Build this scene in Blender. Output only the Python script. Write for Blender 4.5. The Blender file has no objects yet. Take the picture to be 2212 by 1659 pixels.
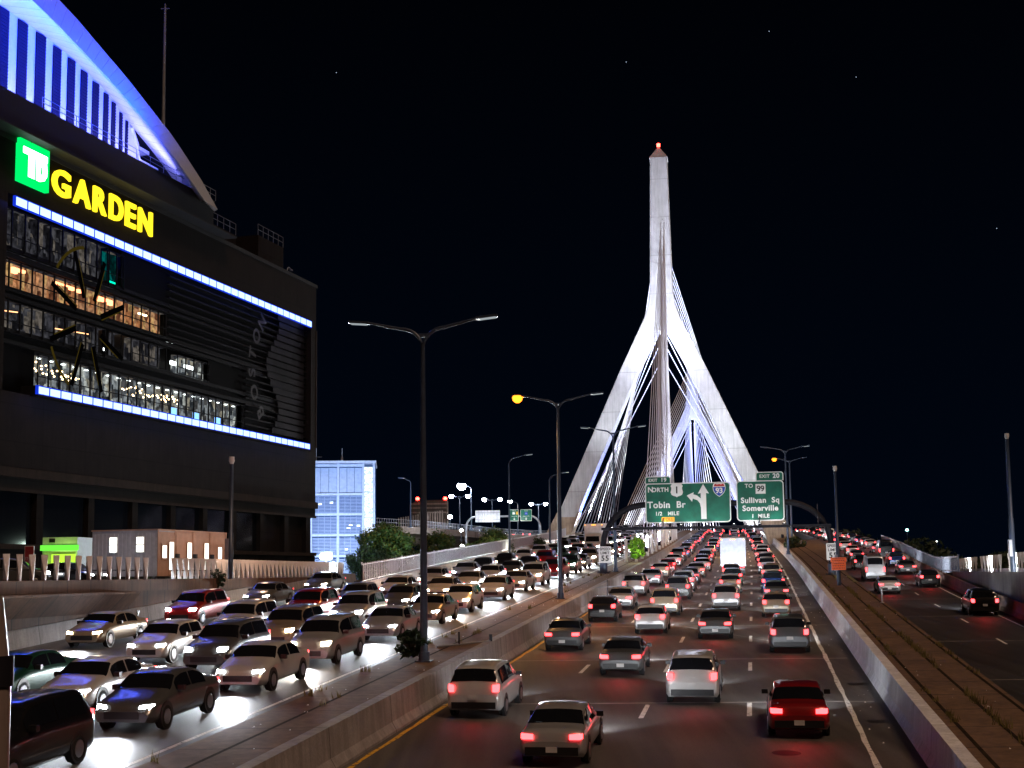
import bpy, math, random
from mathutils import Vector, Matrix
R = math.radians
PI = math.pi
rnd = random.Random(7)
scn = bpy.context.scene
col = scn.collection

# ------------------------------------------------------------------ camera
CZ = 7.1
cam_d = bpy.data.cameras.new('camera')
cam = bpy.data.objects.new('camera', cam_d)
col.objects.link(cam)
cam_d.sensor_width = 36.0
cam_d.lens = 36.0 * 2850 / 2212
cam_d.shift_y = 112 / 2212
cam_d.clip_end = 20000
cam.matrix_world = Matrix.Translation((0, 0, CZ)) @ Matrix.Rotation(R(90 + 5.98), 4, 'X') @ Matrix.Rotation(-0.011, 4, 'Z')
scn.camera = cam

# ------------------------------------------------------------------ world, city glow, exposure
w = bpy.data.worlds.new("World")
scn.world = w
w.use_nodes = True
nt = w.node_tree
nt.nodes.clear()
wo = nt.nodes.new('ShaderNodeOutputWorld')
bg = nt.nodes.new('ShaderNodeBackground')
tc = nt.nodes.new('ShaderNodeTexCoord')
sx = nt.nodes.new('ShaderNodeSeparateXYZ')
cr = nt.nodes.new('ShaderNodeValToRGB')
cr.color_ramp.elements[0].position = 0.0
cr.color_ramp.elements[0].color = (0.0004, 0.0017, 0.0050, 1)
cr.color_ramp.elements[1].position = 0.45
cr.color_ramp.elements[1].color = (0.0003, 0.0005, 0.0012, 1)
bg.inputs['Strength'].default_value = 1.0
nt.links.new(tc.outputs['Generated'], sx.inputs[0])
nt.links.new(sx.outputs['Z'], cr.inputs[0])
nt.links.new(cr.outputs[0], bg.inputs[0])
nt.links.new(bg.outputs[0], wo.inputs[0])
scn.view_settings.view_transform = 'Standard'
scn.view_settings.look = 'None'
scn.view_settings.exposure = 0
scn.view_settings.gamma = 1
sun_d = bpy.data.lights.new('city_glow', 'SUN')
sun_d.energy = 1.1
sun_d.angle = R(14)
sun_d.color = (1.0, 0.64, 0.42)
sun = bpy.data.objects.new('city_glow', sun_d)
col.objects.link(sun)
sun.rotation_euler = Vector((-0.36, 0.42, -0.83)).to_track_quat('-Z', 'Y').to_euler()

# ------------------------------------------------------------------ tagging and parents
def tag(o, label=None, cat=None, group=None, kind=None):
    if label: o['label'] = label
    if cat: o['category'] = cat
    if group: o['group'] = group
    if kind: o['kind'] = kind
    return o

def empty(name, loc=(0, 0, 0), rz=0, parent=None):
    o = bpy.data.objects.new(name, None)
    o.empty_display_size = 0.3
    col.objects.link(o)
    o.location = loc
    o.rotation_euler = (0, 0, rz)
    if parent: o.parent = parent
    return o

def thing(name, label, cat, loc=(0, 0, 0), rz=0, group=None):
    return tag(empty(name, loc, rz), label, cat, group)

def copy_tree(o, parent=None):
    c = o.copy()
    col.objects.link(c)
    c.parent = parent
    for ch in list(o.children):
        copy_tree(ch, c)
    return c

# ------------------------------------------------------------------ mesh builder
class MB:
    def __init__(s):
        s.v = []; s.f = []; s.m = []; s.sm = []
    def add(s, vs, fs, mi=0, smooth=False):
        b = len(s.v)
        s.v += [tuple(p) for p in vs]
        for f in fs:
            s.f.append(tuple(b + i for i in f)); s.m.append(mi); s.sm.append(smooth)
        return s
    def box(s, x0, x1, y0, y1, z0, z1, mi=0):
        vs = [(x, y, z) for z in (z0, z1) for y in (y0, y1) for x in (x0, x1)]
        return s.add(vs, [(0, 2, 3, 1), (4, 5, 7, 6), (0, 1, 5, 4), (2, 6, 7, 3), (0, 4, 6, 2), (1, 3, 7, 5)], mi)
    def bar(s, a, b, wx, wz, mi=0, up=(0, 0, 1)):
        a = Vector(a); b = Vector(b); d = (b - a).normalized()
        sd = d.cross(Vector(up))
        if sd.length < 1e-4: sd = Vector((1, 0, 0))
        sd.normalize(); u = sd.cross(d)
        vs = [p + sd * i * wx / 2 + u * j * wz / 2 for p in (a, b) for (i, j) in ((-1, -1), (1, -1), (1, 1), (-1, 1))]
        return s.add(vs, [(0, 3, 2, 1), (4, 5, 6, 7), (0, 1, 5, 4), (1, 2, 6, 5), (2, 3, 7, 6), (3, 0, 4, 7)], mi)
    def tube(s, path, r, n=8, mi=0, cap=True):
        path = [Vector(p) for p in path]
        if not isinstance(r, (list, tuple)): r = [r] * len(path)
        rings = []
        for i, p in enumerate(path):
            d = (path[min(i + 1, len(path) - 1)] - path[max(i - 1, 0)]).normalized()
            ref = Vector((0, 0, 1)) if abs(d.z) < 0.9 else Vector((0, 1, 0))
            a = d.cross(ref).normalized(); b = d.cross(a)
            rings.append([p + (a * math.cos(2 * PI * k / n) + b * math.sin(2 * PI * k / n)) * r[i] for k in range(n)])
        vs = [q for rg in rings for q in rg]
        fs = []
        for i in range(len(path) - 1):
            for k in range(n):
                fs.append((i * n + k, i * n + (k + 1) % n, (i + 1) * n + (k + 1) % n, (i + 1) * n + k))
        s.add(vs, fs, mi, True)
        if cap:
            s.add(rings[0], [tuple(range(n))][:1], mi)
            s.add(rings[-1], [tuple(range(n))[::-1]], mi)
        return s
    def loft(s, rings, closed=True, cap=True, mi=0, smooth=False):
        n = len(rings[0]); vs = [q for r in rings for q in r]; fs = []
        for i in range(len(rings) - 1):
            for k in range(n if closed else n - 1):
                fs.append((i * n + k, i * n + (k + 1) % n, (i + 1) * n + (k + 1) % n, (i + 1) * n + k))
        s.add(vs, fs, mi, smooth)
        if cap and closed:
            s.add(rings[0], [tuple(range(n))[::-1]], mi)
            s.add(rings[-1], [tuple(range(n))], mi)
        return s
    def prism(s, poly, y0, y1, mi=0):
        n = len(poly)
        vs = [(x, y0, z) for x, z in poly] + [(x, y1, z) for x, z in poly]
        fs = [tuple(range(n)), tuple(range(n, 2 * n))[::-1]] + [(k, n + k, n + (k + 1) % n, (k + 1) % n) for k in range(n)]
        return s.add(vs, fs, mi)
    def build(s, name, mats, parent=None, loc=None, rz=None):
        me = bpy.data.meshes.new(name)
        me.from_pydata(s.v, [], s.f)
        if not isinstance(mats, (list, tuple)): mats = [mats]
        for m in mats: me.materials.append(m)
        me.polygons.foreach_set('material_index', s.m)
        me.polygons.foreach_set('use_smooth', s.sm)
        me.validate(); me.update()
        import bmesh
        bm = bmesh.new(); bm.from_mesh(me)
        bmesh.ops.recalc_face_normals(bm, faces=bm.faces)
        bm.to_mesh(me); bm.free()
        o = bpy.data.objects.new(name, me)
        col.objects.link(o)
        if parent: o.parent = parent
        if loc: o.location = loc
        if rz is not None: o.rotation_euler = (0, 0, rz)
        return o

def text_part(name, txt, size, mat, parent, loc, rot=(PI / 2, 0, 0), bold=0.0, depth=0.01, align='CENTER', spacing=1.0, xs=1.0):
    c = bpy.data.curves.new(name, 'FONT')
    c.body = txt; c.size = size; c.extrude = depth; c.offset = bold
    c.align_x = align; c.align_y = 'CENTER'; c.space_character = spacing
    c.resolution_u = 4
    o = bpy.data.objects.new(name, c)
    col.objects.link(o)
    bpy.context.view_layer.update()
    me = bpy.data.meshes.new_from_object(o.evaluated_get(bpy.context.evaluated_depsgraph_get()))
    bpy.data.objects.remove(o)
    me.materials.clear(); me.materials.append(mat)
    m = bpy.data.objects.new(name, me)
    col.objects.link(m)
    m.parent = parent; m.location = loc; m.rotation_euler = rot; m.scale = (xs, 1, 1)
    return m

# ------------------------------------------------------------------ materials
def newmat(name):
    m = bpy.data.materials.new(name); m.use_nodes = True
    n = m.node_tree
    for x in list(n.nodes): n.nodes.remove(x)
    out = n.nodes.new('ShaderNodeOutputMaterial')
    return m, n, out

def flat(name, c, rough=0.6, metal=0.0, coat=0.0, spec=0.5, vary=0.12, scale=3.0, alpha=1.0):
    m, n, out = newmat(name)
    b = n.nodes.new('ShaderNodeBsdfPrincipled')
    b.inputs['Roughness'].default_value = rough
    b.inputs['Metallic'].default_value = metal
    b.inputs['Coat Weight'].default_value = coat
    b.inputs['Specular IOR Level'].default_value = spec
    t = n.nodes.new('ShaderNodeTexCoord'); nz = n.nodes.new('ShaderNodeTexNoise')
    nz.inputs['Scale'].default_value = scale; nz.inputs['Detail'].default_value = 5
    r = n.nodes.new('ShaderNodeValToRGB')
    r.color_ramp.elements[0].position = 0.3; r.color_ramp.elements[1].position = 0.7
    r.color_ramp.elements[0].color = tuple(x * (1 - vary) for x in c[:3]) + (1,)
    r.color_ramp.elements[1].color = tuple(min(1, x * (1 + vary)) for x in c[:3]) + (1,)
    n.links.new(t.outputs['Object'], nz.inputs['Vector']); n.links.new(nz.outputs['Fac'], r.inputs[0])
    n.links.new(r.outputs[0], b.inputs['Base Color']); n.links.new(b.outputs[0], out.inputs[0])
    return m

def glow(name, c, strength, sampled=True):
    m, n, out = newmat(name)
    e = n.nodes.new('ShaderNodeEmission')
    e.inputs[0].default_value = tuple(c) + (1,); e.inputs[1].default_value = strength
    n.links.new(e.outputs[0], out.inputs[0])
    if not sampled: m.cycles.emission_sampling = 'NONE'
    return m

def concrete(name, c, rough=0.85, joint=0, jw=0.02, axis='Y', stain=0.35, hjoint=0, scale=0.6, bump=0.25, jdark=0.3, spec=.5):
    """mottled concrete with vertical rain streaks, optional panel joints"""
    m, n, out = newmat(name)
    L = n.links.new
    b = n.nodes.new('ShaderNodeBsdfPrincipled'); b.inputs['Roughness'].default_value = rough; b.inputs['Specular IOR Level'].default_value = spec
    t = n.nodes.new('ShaderNodeTexCoord')
    nz = n.nodes.new('ShaderNodeTexNoise'); nz.inputs['Scale'].default_value = scale; nz.inputs['Detail'].default_value = 8; nz.inputs['Roughness'].default_value = 0.65
    L(t.outputs['Object'], nz.inputs['Vector'])
    mp = n.nodes.new('ShaderNodeMapping'); mp.inputs['Scale'].default_value = (2.6, 2.6, 0.22)
    st = n.nodes.new('ShaderNodeTexNoise'); st.inputs['Scale'].default_value = 1.3; st.inputs['Detail'].default_value = 6
    L(t.outputs['Object'], mp.inputs[0]); L(mp.outputs[0], st.inputs['Vector'])
    fine = n.nodes.new('ShaderNodeTexNoise'); fine.inputs['Scale'].default_value = 14; fine.inputs['Detail'].default_value = 4
    L(t.outputs['Object'], fine.inputs['Vector'])
    def mr(src, a, bb, lo, hi):
        q = n.nodes.new('ShaderNodeMapRange'); q.inputs[1].default_value = a; q.inputs[2].default_value = bb
        q.inputs[3].default_value = lo; q.inputs[4].default_value = hi; L(src, q.inputs[0]); return q.outputs[0]
    def mul(a, bb):
        q = n.nodes.new('ShaderNodeMath'); q.operation = 'MULTIPLY'; L(a, q.inputs[0]); L(bb, q.inputs[1]); return q.outputs[0]
    v = mul(mr(nz.outputs['Fac'], 0.3, 0.7, 1 - stain, 1.12), mr(st.outputs['Fac'], 0.35, 0.68, 1 - stain * 0.8, 1.08))
    v = mul(v, mr(fine.outputs['Fac'], 0.3, 0.7, 0.88, 1.1))
    s = n.nodes.new('ShaderNodeSeparateXYZ'); L(t.outputs['Object'], s.inputs[0])
    for ax, sp in ((axis, joint), ('Z', hjoint)):
        if sp:
            d = n.nodes.new('ShaderNodeMath'); d.operation = 'DIVIDE'; d.inputs[1].default_value = sp; L(s.outputs[ax], d.inputs[0])
            fr = n.nodes.new('ShaderNodeMath'); fr.operation = 'FRACT'; L(d.outputs[0], fr.inputs[0])
            g = n.nodes.new('ShaderNodeMath'); g.operation = 'GREATER_THAN'; g.inputs[1].default_value = jw / sp * 1.6; L(fr.outputs[0], g.inputs[0])
            v = mul(v, mr(g.outputs[0], 0, 1, jdark, 1))
    mx = n.nodes.new('ShaderNodeMix'); mx.data_type = 'RGBA'; mx.blend_type = 'MULTIPLY'; mx.inputs[0].default_value = 1
    mx.inputs[6].default_value = tuple(c) + (1,)
    L(v, mx.inputs[7]); L(mx.outputs[2], b.inputs['Base Color'])
    bp = n.nodes.new('ShaderNodeBump'); bp.inputs['Strength'].default_value = bump; bp.inputs['Distance'].default_value = 0.03
    L(fine.outputs['Fac'], bp.inputs['Height']); L(bp.outputs[0], b.inputs['Normal'])
    L(b.outputs[0], out.inputs[0])
    return m

def asphalt(name, base=0.045, tint=(1.0, 0.93, 0.88)):
    m, n, out = newmat(name); L = n.links.new
    b = n.nodes.new('ShaderNodeBsdfPrincipled'); b.inputs['Roughness'].default_value = 0.62
    t = n.nodes.new('ShaderNodeTexCoord')
    big = n.nodes.new('ShaderNodeTexNoise'); big.inputs['Scale'].default_value = 0.18; big.inputs['Detail'].default_value = 7
    mp = n.nodes.new('ShaderNodeMapping'); mp.inputs['Rotation'].default_value = (0, 0, R(10.3)); mp.inputs['Scale'].default_value = (1.6, 0.05, 1)
    ln = n.nodes.new('ShaderNodeTexNoise'); ln.inputs['Scale'].default_value = 1.0; ln.inputs['Detail'].default_value = 5
    fn = n.nodes.new('ShaderNodeTexNoise'); fn.inputs['Scale'].default_value = 28; fn.inputs['Detail'].default_value = 3
    L(t.outputs['Object'], big.inputs['Vector']); L(t.outputs['Object'], mp.inputs[0]); L(mp.outputs[0], ln.inputs['Vector']); L(t.outputs['Object'], fn.inputs['Vector'])
    acc = None
    for src, lo, hi, a, bb in ((big, 0.72, 1.2, .3, .7), (ln, 0.66, 1.3, .32, .68), (fn, 0.7, 1.35, .3, .7)):
        q = n.nodes.new('ShaderNodeMapRange'); q.inputs[1].default_value = a; q.inputs[2].default_value = bb; q.inputs[3].default_value = lo; q.inputs[4].default_value = hi
        L(src.outputs['Fac'], q.inputs[0])
        if acc is None: acc = q.outputs[0]
        else:
            k = n.nodes.new('ShaderNodeMath'); k.operation = 'MULTIPLY'; L(acc, k.inputs[0]); L(q.outputs[0], k.inputs[1]); acc = k.outputs[0]
    mx = n.nodes.new('ShaderNodeMix'); mx.data_type = 'RGBA'; mx.blend_type = 'MULTIPLY'; mx.inputs[0].default_value = 1
    mx.inputs[6].default_value = tuple(base * k for k in tint) + (1,)
    L(acc, mx.inputs[7]); L(mx.outputs[2], b.inputs['Base Color'])
    bp = n.nodes.new('ShaderNodeBump'); bp.inputs['Strength'].default_value = 0.35; bp.inputs['Distance'].default_value = 0.01
    L(fn.outputs['Fac'], bp.inputs['Height']); L(bp.outputs[0], b.inputs['Normal']); L(b.outputs[0], out.inputs[0])
    return m

def worn_paint(name, c, cut=0.43):
    """road paint with flaked gaps down to the asphalt"""
    m, n, out = newmat(name); L = n.links.new
    b = n.nodes.new('ShaderNodeBsdfPrincipled'); b.inputs['Roughness'].default_value = 0.6
    t = n.nodes.new('ShaderNodeTexCoord'); nz = n.nodes.new('ShaderNodeTexNoise'); nz.inputs['Scale'].default_value = 5.5; nz.inputs['Detail'].default_value = 8; nz.inputs['Roughness'].default_value = 0.75
    L(t.outputs['Object'], nz.inputs['Vector'])
    r = n.nodes.new('ShaderNodeValToRGB'); r.color_ramp.elements[0].position = cut - 0.02; r.color_ramp.elements[1].position = cut + 0.02
    r.color_ramp.elements[0].color = (0.045, 0.04, 0.038, 1); r.color_ramp.elements[1].color = tuple(c) + (1,)
    L(nz.outputs['Fac'], r.inputs[0]); L(r.outputs[0], b.inputs['Base Color']); L(b.outputs[0], out.inputs[0])
    return m

def grid_glow(name, c1, c2, scale, strength, dark=0.15):
    m, n, out = newmat(name); L = n.links.new
    t = n.nodes.new('ShaderNodeTexCoord'); v = n.nodes.new('ShaderNodeTexVoronoi'); v.inputs['Scale'].default_value = scale
    L(t.outputs['Object'], v.inputs['Vector'])
    r = n.nodes.new('ShaderNodeValToRGB'); r.color_ramp.elements[0].color = tuple(c1) + (1,); r.color_ramp.elements[1].color = tuple(c2) + (1,)
    r.color_ramp.elements[0].position = 0.1; r.color_ramp.elements[1].position = 0.6
    L(v.outputs['Distance'], r.inputs[0])
    e = n.nodes.new('ShaderNodeEmission'); e.inputs[1].default_value = strength; L(r.outputs[0], e.inputs[0]); L(e.outputs[0], out.inputs[0])
    m.cycles.emission_sampling = 'NONE'
    return m

def room_glow(name, cols, strength, sc=(0.8, 0.8, 0.5)):
    """wall at the back of a lit room: furniture-sized patches of its own colours"""
    m, n, out = newmat(name); L = n.links.new
    t = n.nodes.new('ShaderNodeTexCoord'); oi = n.nodes.new('ShaderNodeObjectInfo')
    ad = n.nodes.new('ShaderNodeVectorMath'); ad.operation = 'ADD'
    sc_ = n.nodes.new('ShaderNodeVectorMath'); sc_.operation = 'SCALE'; sc_.inputs[3].default_value = 1.0
    L(oi.outputs['Location'], sc_.inputs[0]); L(t.outputs['Object'], ad.inputs[0]); L(sc_.outputs[0], ad.inputs[1])
    mp = n.nodes.new('ShaderNodeMapping'); mp.inputs['Scale'].default_value = sc
    L(ad.outputs[0], mp.inputs[0])
    v = n.nodes.new('ShaderNodeTexVoronoi'); v.distance = 'CHEBYCHEV'; v.inputs['Scale'].default_value = 1.6
    L(mp.outputs[0], v.inputs['Vector'])
    sp = n.nodes.new('ShaderNodeSeparateColor'); L(v.outputs['Color'], sp.inputs[0])
    r = n.nodes.new('ShaderNodeValToRGB'); r.color_ramp.interpolation = 'CONSTANT'
    for i, c in enumerate(cols):
        el = r.color_ramp.elements[i] if i < 2 else r.color_ramp.elements.new(i / len(cols))
        el.position = i / len(cols); el.color = tuple(c) + (1,)
    L(sp.outputs[0], r.inputs[0])
    nz = n.nodes.new('ShaderNodeTexNoise'); nz.inputs['Scale'].default_value = 2.2; nz.inputs['Detail'].default_value = 5
    L(ad.outputs[0], nz.inputs['Vector'])
    q = n.nodes.new('ShaderNodeMapRange'); q.inputs[1].default_value = 0.35; q.inputs[2].default_value = 0.68; q.inputs[3].default_value = 0.3; q.inputs[4].default_value = 1.3
    L(nz.outputs['Fac'], q.inputs[0])
    k = n.nodes.new('ShaderNodeMath'); k.operation = 'MULTIPLY'; k.inputs[1].default_value = strength; L(q.outputs[0], k.inputs[0])
    e = n.nodes.new('ShaderNodeEmission'); L(r.outputs[0], e.inputs[0]); L(k.outputs[0], e.inputs[1]); L(e.outputs[0], out.inputs[0])
    m.cycles.emission_sampling = 'NONE'
    return m

def leaf_mat(name, c1, c2):
    m, n, out = newmat(name); L = n.links.new
    b = n.nodes.new('ShaderNodeBsdfPrincipled'); b.inputs['Roughness'].default_value = 0.6
    t = n.nodes.new('ShaderNodeTexCoord'); nz = n.nodes.new('ShaderNodeTexNoise'); nz.inputs['Scale'].default_value = 1.4; nz.inputs['Detail'].default_value = 6
    r = n.nodes.new('ShaderNodeValToRGB'); r.color_ramp.elements[0].position = .35; r.color_ramp.elements[1].position = .65
    r.color_ramp.elements[0].color = tuple(c1) + (1,); r.color_ramp.elements[1].color = tuple(c2) + (1,)
    L(t.outputs['Object'], nz.inputs['Vector']); L(nz.outputs['Fac'], r.inputs[0]); L(r.outputs[0], b.inputs['Base Color'])
    tr = n.nodes.new('ShaderNodeBsdfTranslucent'); L(r.outputs[0], tr.inputs[0])
    mx = n.nodes.new('ShaderNodeMixShader'); mx.inputs[0].default_value = 0.3
    L(b.outputs[0], mx.inputs[1]); L(tr.outputs[0], mx.inputs[2]); L(mx.outputs[0], out.inputs[0])
    return m

M = dict(
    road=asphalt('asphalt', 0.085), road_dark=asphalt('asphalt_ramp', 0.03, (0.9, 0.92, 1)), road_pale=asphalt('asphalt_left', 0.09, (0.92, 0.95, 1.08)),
    white_line=worn_paint('white_line_paint', (0.78, 0.78, 0.76), 0.42), yellow_line=worn_paint('yellow_line_paint', (0.75, 0.42, 0.04), 0.44),
    seal=flat('joint_seal', (0.34, 0.32, 0.31), 0.8, vary=0.3, scale=2),
    median=concrete('median_slab', (0.19, 0.115, 0.072), joint=3.05, jw=0.05, axis='Y', stain=0.4),
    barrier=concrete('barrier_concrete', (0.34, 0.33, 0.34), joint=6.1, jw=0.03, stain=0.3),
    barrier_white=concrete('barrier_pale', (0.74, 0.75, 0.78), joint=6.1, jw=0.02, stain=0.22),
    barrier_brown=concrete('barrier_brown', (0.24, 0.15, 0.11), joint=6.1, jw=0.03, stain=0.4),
    wall=concrete('retaining_wall', (0.15, 0.068, 0.038), joint=2.45, jw=0.05, stain=0.45),
    wall_grey=concrete('retaining_wall_grey', (0.20, 0.18, 0.17), joint=3.1, jw=0.04, stain=0.3),
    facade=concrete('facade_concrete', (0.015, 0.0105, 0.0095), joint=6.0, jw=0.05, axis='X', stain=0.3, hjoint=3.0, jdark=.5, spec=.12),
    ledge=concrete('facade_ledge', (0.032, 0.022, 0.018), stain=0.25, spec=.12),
    tower=concrete('tower_concrete', (0.52, 0.52, 0.54), joint=0, hjoint=7.4, jw=0.08, stain=0.22, scale=0.25, jdark=.68),
    via=concrete('viaduct_concrete', (0.24, 0.21, 0.20), joint=7, axis='X', jw=0.05, stain=0.35),
    cable=flat('cable_sheath', (0.66, 0.66, 0.76), 0.35, vary=0.03), anchor=flat('cable_anchor', (0.10, 0.10, 0.11), 0.6),
    pole=flat('pole_paint', (0.055, 0.075, 0.12), 0.4, 0.3), pole_dark=flat('dark_steel', (0.012, 0.012, 0.018), 0.6, spec=.2),
    pole_grey=flat('galvanised_steel', (0.32, 0.34, 0.40), 0.4, 0.5), lens_off=glow('lamp_lens_dim', (0.85, 0.95, 1.0), .4),
    lens_orange=glow('sodium_lamp_lens', (1.0, 0.20, 0.012), 5), lens_white=glow('white_lamp_lens', (0.95, 0.97, 1.0), 60),
    white=flat('white_paint', (0.78, 0.76, 0.76), 0.5, vary=0.05), black=flat('black_trim', (0.012, 0.012, 0.014), 0.4),
    darkglass=flat('dark_glass', (0.006, 0.007, 0.010), 0.08, spec=0.6), mull=flat('window_mullion', (0.005, 0.005, 0.006), 0.6, spec=.1),
    fascia=flat('roof_fascia_panels', (0.42, 0.42, 0.46), 0.45, vary=0.05), soffit=flat('soffit_panels', (0.75, 0.74, 0.8), 0.5, vary=0.04),
    stripe=flat('ribbed_wall_panels', (0.62, 0.60, 0.78), 0.5, vary=0.06), louver=flat('louver_blades', (0.006, 0.006, 0.03), 0.6, spec=.1),
    roofdark=flat('roof_dark', (0.012, 0.012, 0.014), 0.7),
    led=glow('led_panel', (0.30, 0.42, 1.0), 3.0), led_edge=glow('led_frame', (0.01, 0.05, 0.9), .75, False),
    letter=glow('yellow_letter_face', (1.0, 0.76, 0.02), 1.7), letter_side=flat('letter_side', (0.4, 0.3, 0.02), 0.5),
    tdgreen=glow('green_logo_face', (0.0, 0.62, 0.10), 1.7), tdwhite=glow('white_logo_letters', (0.75, 1.0, 0.95), 4.0),
    room_warm=room_glow('warm_room', [(0.75, 0.34, 0.15), (0.5, 0.2, 0.08), (0.65, 0.34, 0.17), (0.16, 0.06, 0.03), (0.5, 0.25, 0.13), (0.75, 0.45, 0.18)], 0.78),
    room_cool=room_glow('cool_room', [(0.36, 0.40, 0.42), (0.05, 0.06, 0.07), (0.75, 0.8, 0.75), (0.10, 0.10, 0.10), (0.45, 0.42, 0.33), (0.16, 0.18, 0.2)], 0.6, (0.9, 0.9, 0.8)),
    room_dim=room_glow('dim_room', [(0.05, 0.05, 0.06), (0.012, 0.012, 0.015), (0.16, 0.14, 0.12), (0.02, 0.02, 0.025), (0.07, 0.07, 0.08)], 0.7),
    room_teal=room_glow('teal_room', [(0.0, 0.06, 0.06), (0.0, 0.02, 0.02), (0.0, 0.13, 0.12), (0.01, 0.01, 0.01)], 0.8),
    bulb=glow('warm_bulb', (1.0, 0.72, 0.38), 9, False), bulb_red=glow('red_lamp_ring', (1.0, 0.28, 0.12), 5, False), bulb_white=glow('cool_ceiling_lamp', (0.9, 1.0, 1.0), 5, False),
    gold=glow('gold_window_film', (0.36, 0.25, 0.03), 0.10, False),
    container_grey=flat('container_grey', (0.44, 0.44, 0.48), 0.6, vary=0.12), container_tan=flat('container_tan', (0.42, 0.25, 0.18), 0.6, vary=0.1),
    winlit=glow('lit_window', (1.0, 0.97, 0.86), 2.6), kiosk_green=glow('green_light_panel', (0.16, 0.9, 0.06), 1.2), kiosk_yel=glow('yellow_green_panel', (0.5, 0.95, 0.05), 1.3),
    slat=flat('fence_slat_paint', (0.85, 0.80, 0.80), 0.5, vary=0.05),
    gframe=flat('garage_frame', (0.50, 0.58, 0.78), 0.5), gpanel=flat('garage_panel', (0.36, 0.44, 0.66), 0.5), glouv=flat('garage_louver', (0.26, 0.34, 0.58), 0.4),
    gmesh=grid_glow('perforated_lit_panel', (0.35, 0.55, 0.95), (1.0, 1.1, 1.2), 3.2, 1.25), gin=glow('garage_inside_glow', (0.08, 0.15, 0.36), 0.8, False),
    sign_green=flat('sign_green', (0.0, 0.115, 0.07), 0.35, vary=0.25, scale=1.2), sign_white=flat('sign_white', (0.80, 0.80, 0.80), 0.45, vary=0.03), sign_back=flat('sign_back', (0.60, 0.62, 0.68), 0.4),
    sign_blue=flat('sign_blue', (0.01, 0.06, 0.45), 0.4), sign_red=flat('sign_red', (0.5, 0.03, 0.03), 0.4), sign_yellow=flat('sign_yellow', (0.85, 0.45, 0.03), 0.4), sign_orange=flat('sign_orange', (0.9, 0.13, 0.01), 0.4),
    sign_black=flat('sign_black', (0.015, 0.015, 0.015), 0.5),
    tyre=flat('tyre_rubber', (0.012, 0.012, 0.012), 0.85), rim=flat('alloy_rim', (0.45, 0.45, 0.48), 0.3, 0.9), glass=flat('car_glass', (0.008, 0.009, 0.012), 0.04, spec=0.8),
    head=glow('headlamp_lens', (0.92, 0.97, 1.0), 70, False), head_warm=glow('halogen_lens', (1.0, 0.80, 0.55), 60, False),
    tail=glow('tail_lamp_lens', (1.0, 0.045, 0.05), 9), plate=flat('number_plate', (0.6, 0.6, 0.6), 0.5), amber=glow('amber_marker', (1.0, 0.35, 0.02), 8, False),
    beacon=glow('red_beacon', (1.0, 0.03, 0.02), 30), fence_bar=flat('fence_bar_paint', (.42, .42, .48), .5), bark=flat('bark', (0.07, 0.05, 0.035), 0.9),
    leaf_a=leaf_mat('leaves_green', (0.018, 0.050, 0.016), (0.075, 0.135, 0.028)), leaf_b=leaf_mat('leaves_yellowing', (0.05, 0.07, 0.015), (0.19, 0.17, 0.025)), leaf_c=leaf_mat('leaves_dark', (0.010, 0.028, 0.016), (0.036, 0.065, 0.03)),
    weed=leaf_mat('dry_weeds', (0.10, 0.08, 0.02), (0.24, 0.19, 0.06)), ground=concrete('dark_ground', (0.035, 0.033, 0.034), stain=0.5, scale=0.05), plaza=concrete('plaza_paving', (0.07, 0.06, 0.055), stain=0.4, scale=0.15),
    star=glow('star_light', (0.6, 0.75, 1.0), 1.0, False), crane=flat('cargo_box', (0.62, 0.62, 0.64), 0.5),
)
for k_ in ('lens_orange', 'lens_white', 'beacon', 'lens_off', 'winlit', 'kiosk_green', 'kiosk_yel'): M[k_].cycles.emission_sampling = 'NONE'

def spot(name, loc, target, watt, color, angle, blend=0.6, size=0.3, parent=None):
    d = bpy.data.lights.new(name, 'SPOT'); d.energy = watt; d.color = color; d.spot_size = R(angle); d.spot_blend = blend; d.shadow_soft_size = size
    o = bpy.data.objects.new(name, d); col.objects.link(o); o.location = loc
    o.rotation_euler = (Vector(target) - Vector(loc)).to_track_quat('-Z', 'Y').to_euler()
    if parent: o.parent = parent
    return o
def point(name, loc, watt, color, size=0.3, parent=None):
    d = bpy.data.lights.new(name, 'POINT'); d.energy = watt; d.color = color; d.shadow_soft_size = size
    o = bpy.data.objects.new(name, d); col.objects.link(o); o.location = loc
    if parent: o.parent = parent
    return o

# ------------------------------------------------------------------ road alignment
def X2(y):
    if y < 120: return 7.9 + .182 * (y - 44.8)
    if y < 220: return 21.59 + .182 * (y - 120) - .00009 * (y - 120) ** 2
    return 38.89 + .164 * (y - 220)
def zr(y):
    return .0498 * y if y < 300 else .0498 * y - .000166 * (y - 300) ** 2
def heading(y):
    return math.atan2(X2(y + 1) - X2(y - 1), 2)
def P(o, y, dz=0):
    return (X2(y) + o, y, zr(y) + dz)
def f_(v, y): return v(y) if callable(v) else v
def lerp(pts):
    def g(y):
        if y <= pts[0][0]: return pts[0][1]
        for (a, b), (c, d) in zip(pts, pts[1:]):
            if y <= c: return b + (d - b) * (y - a) / (c - a)
        return pts[-1][1]
    return g
def ys_(a, b, st=4.0):
    n = max(1, int(round((b - a) / st))); return [a + (b - a) * i / n for i in range(n + 1)]
def sweep(mb, prof, ya, yb, st=4.0, mi=0, cap=True):
    """prof(y) -> list of (offset, absolute z); closed section swept along the road"""
    rings = [[(X2(y) + o, y, z) for o, z in prof(y)] for y in ys_(ya, yb, st)]
    return mb.loft(rings, True, cap, mi)
LBAR = lerp([(79, -25.8), (110, -27.0), (155, -28.3), (195, -29.3), (245, -32.3), (600, -32.3)])
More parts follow.
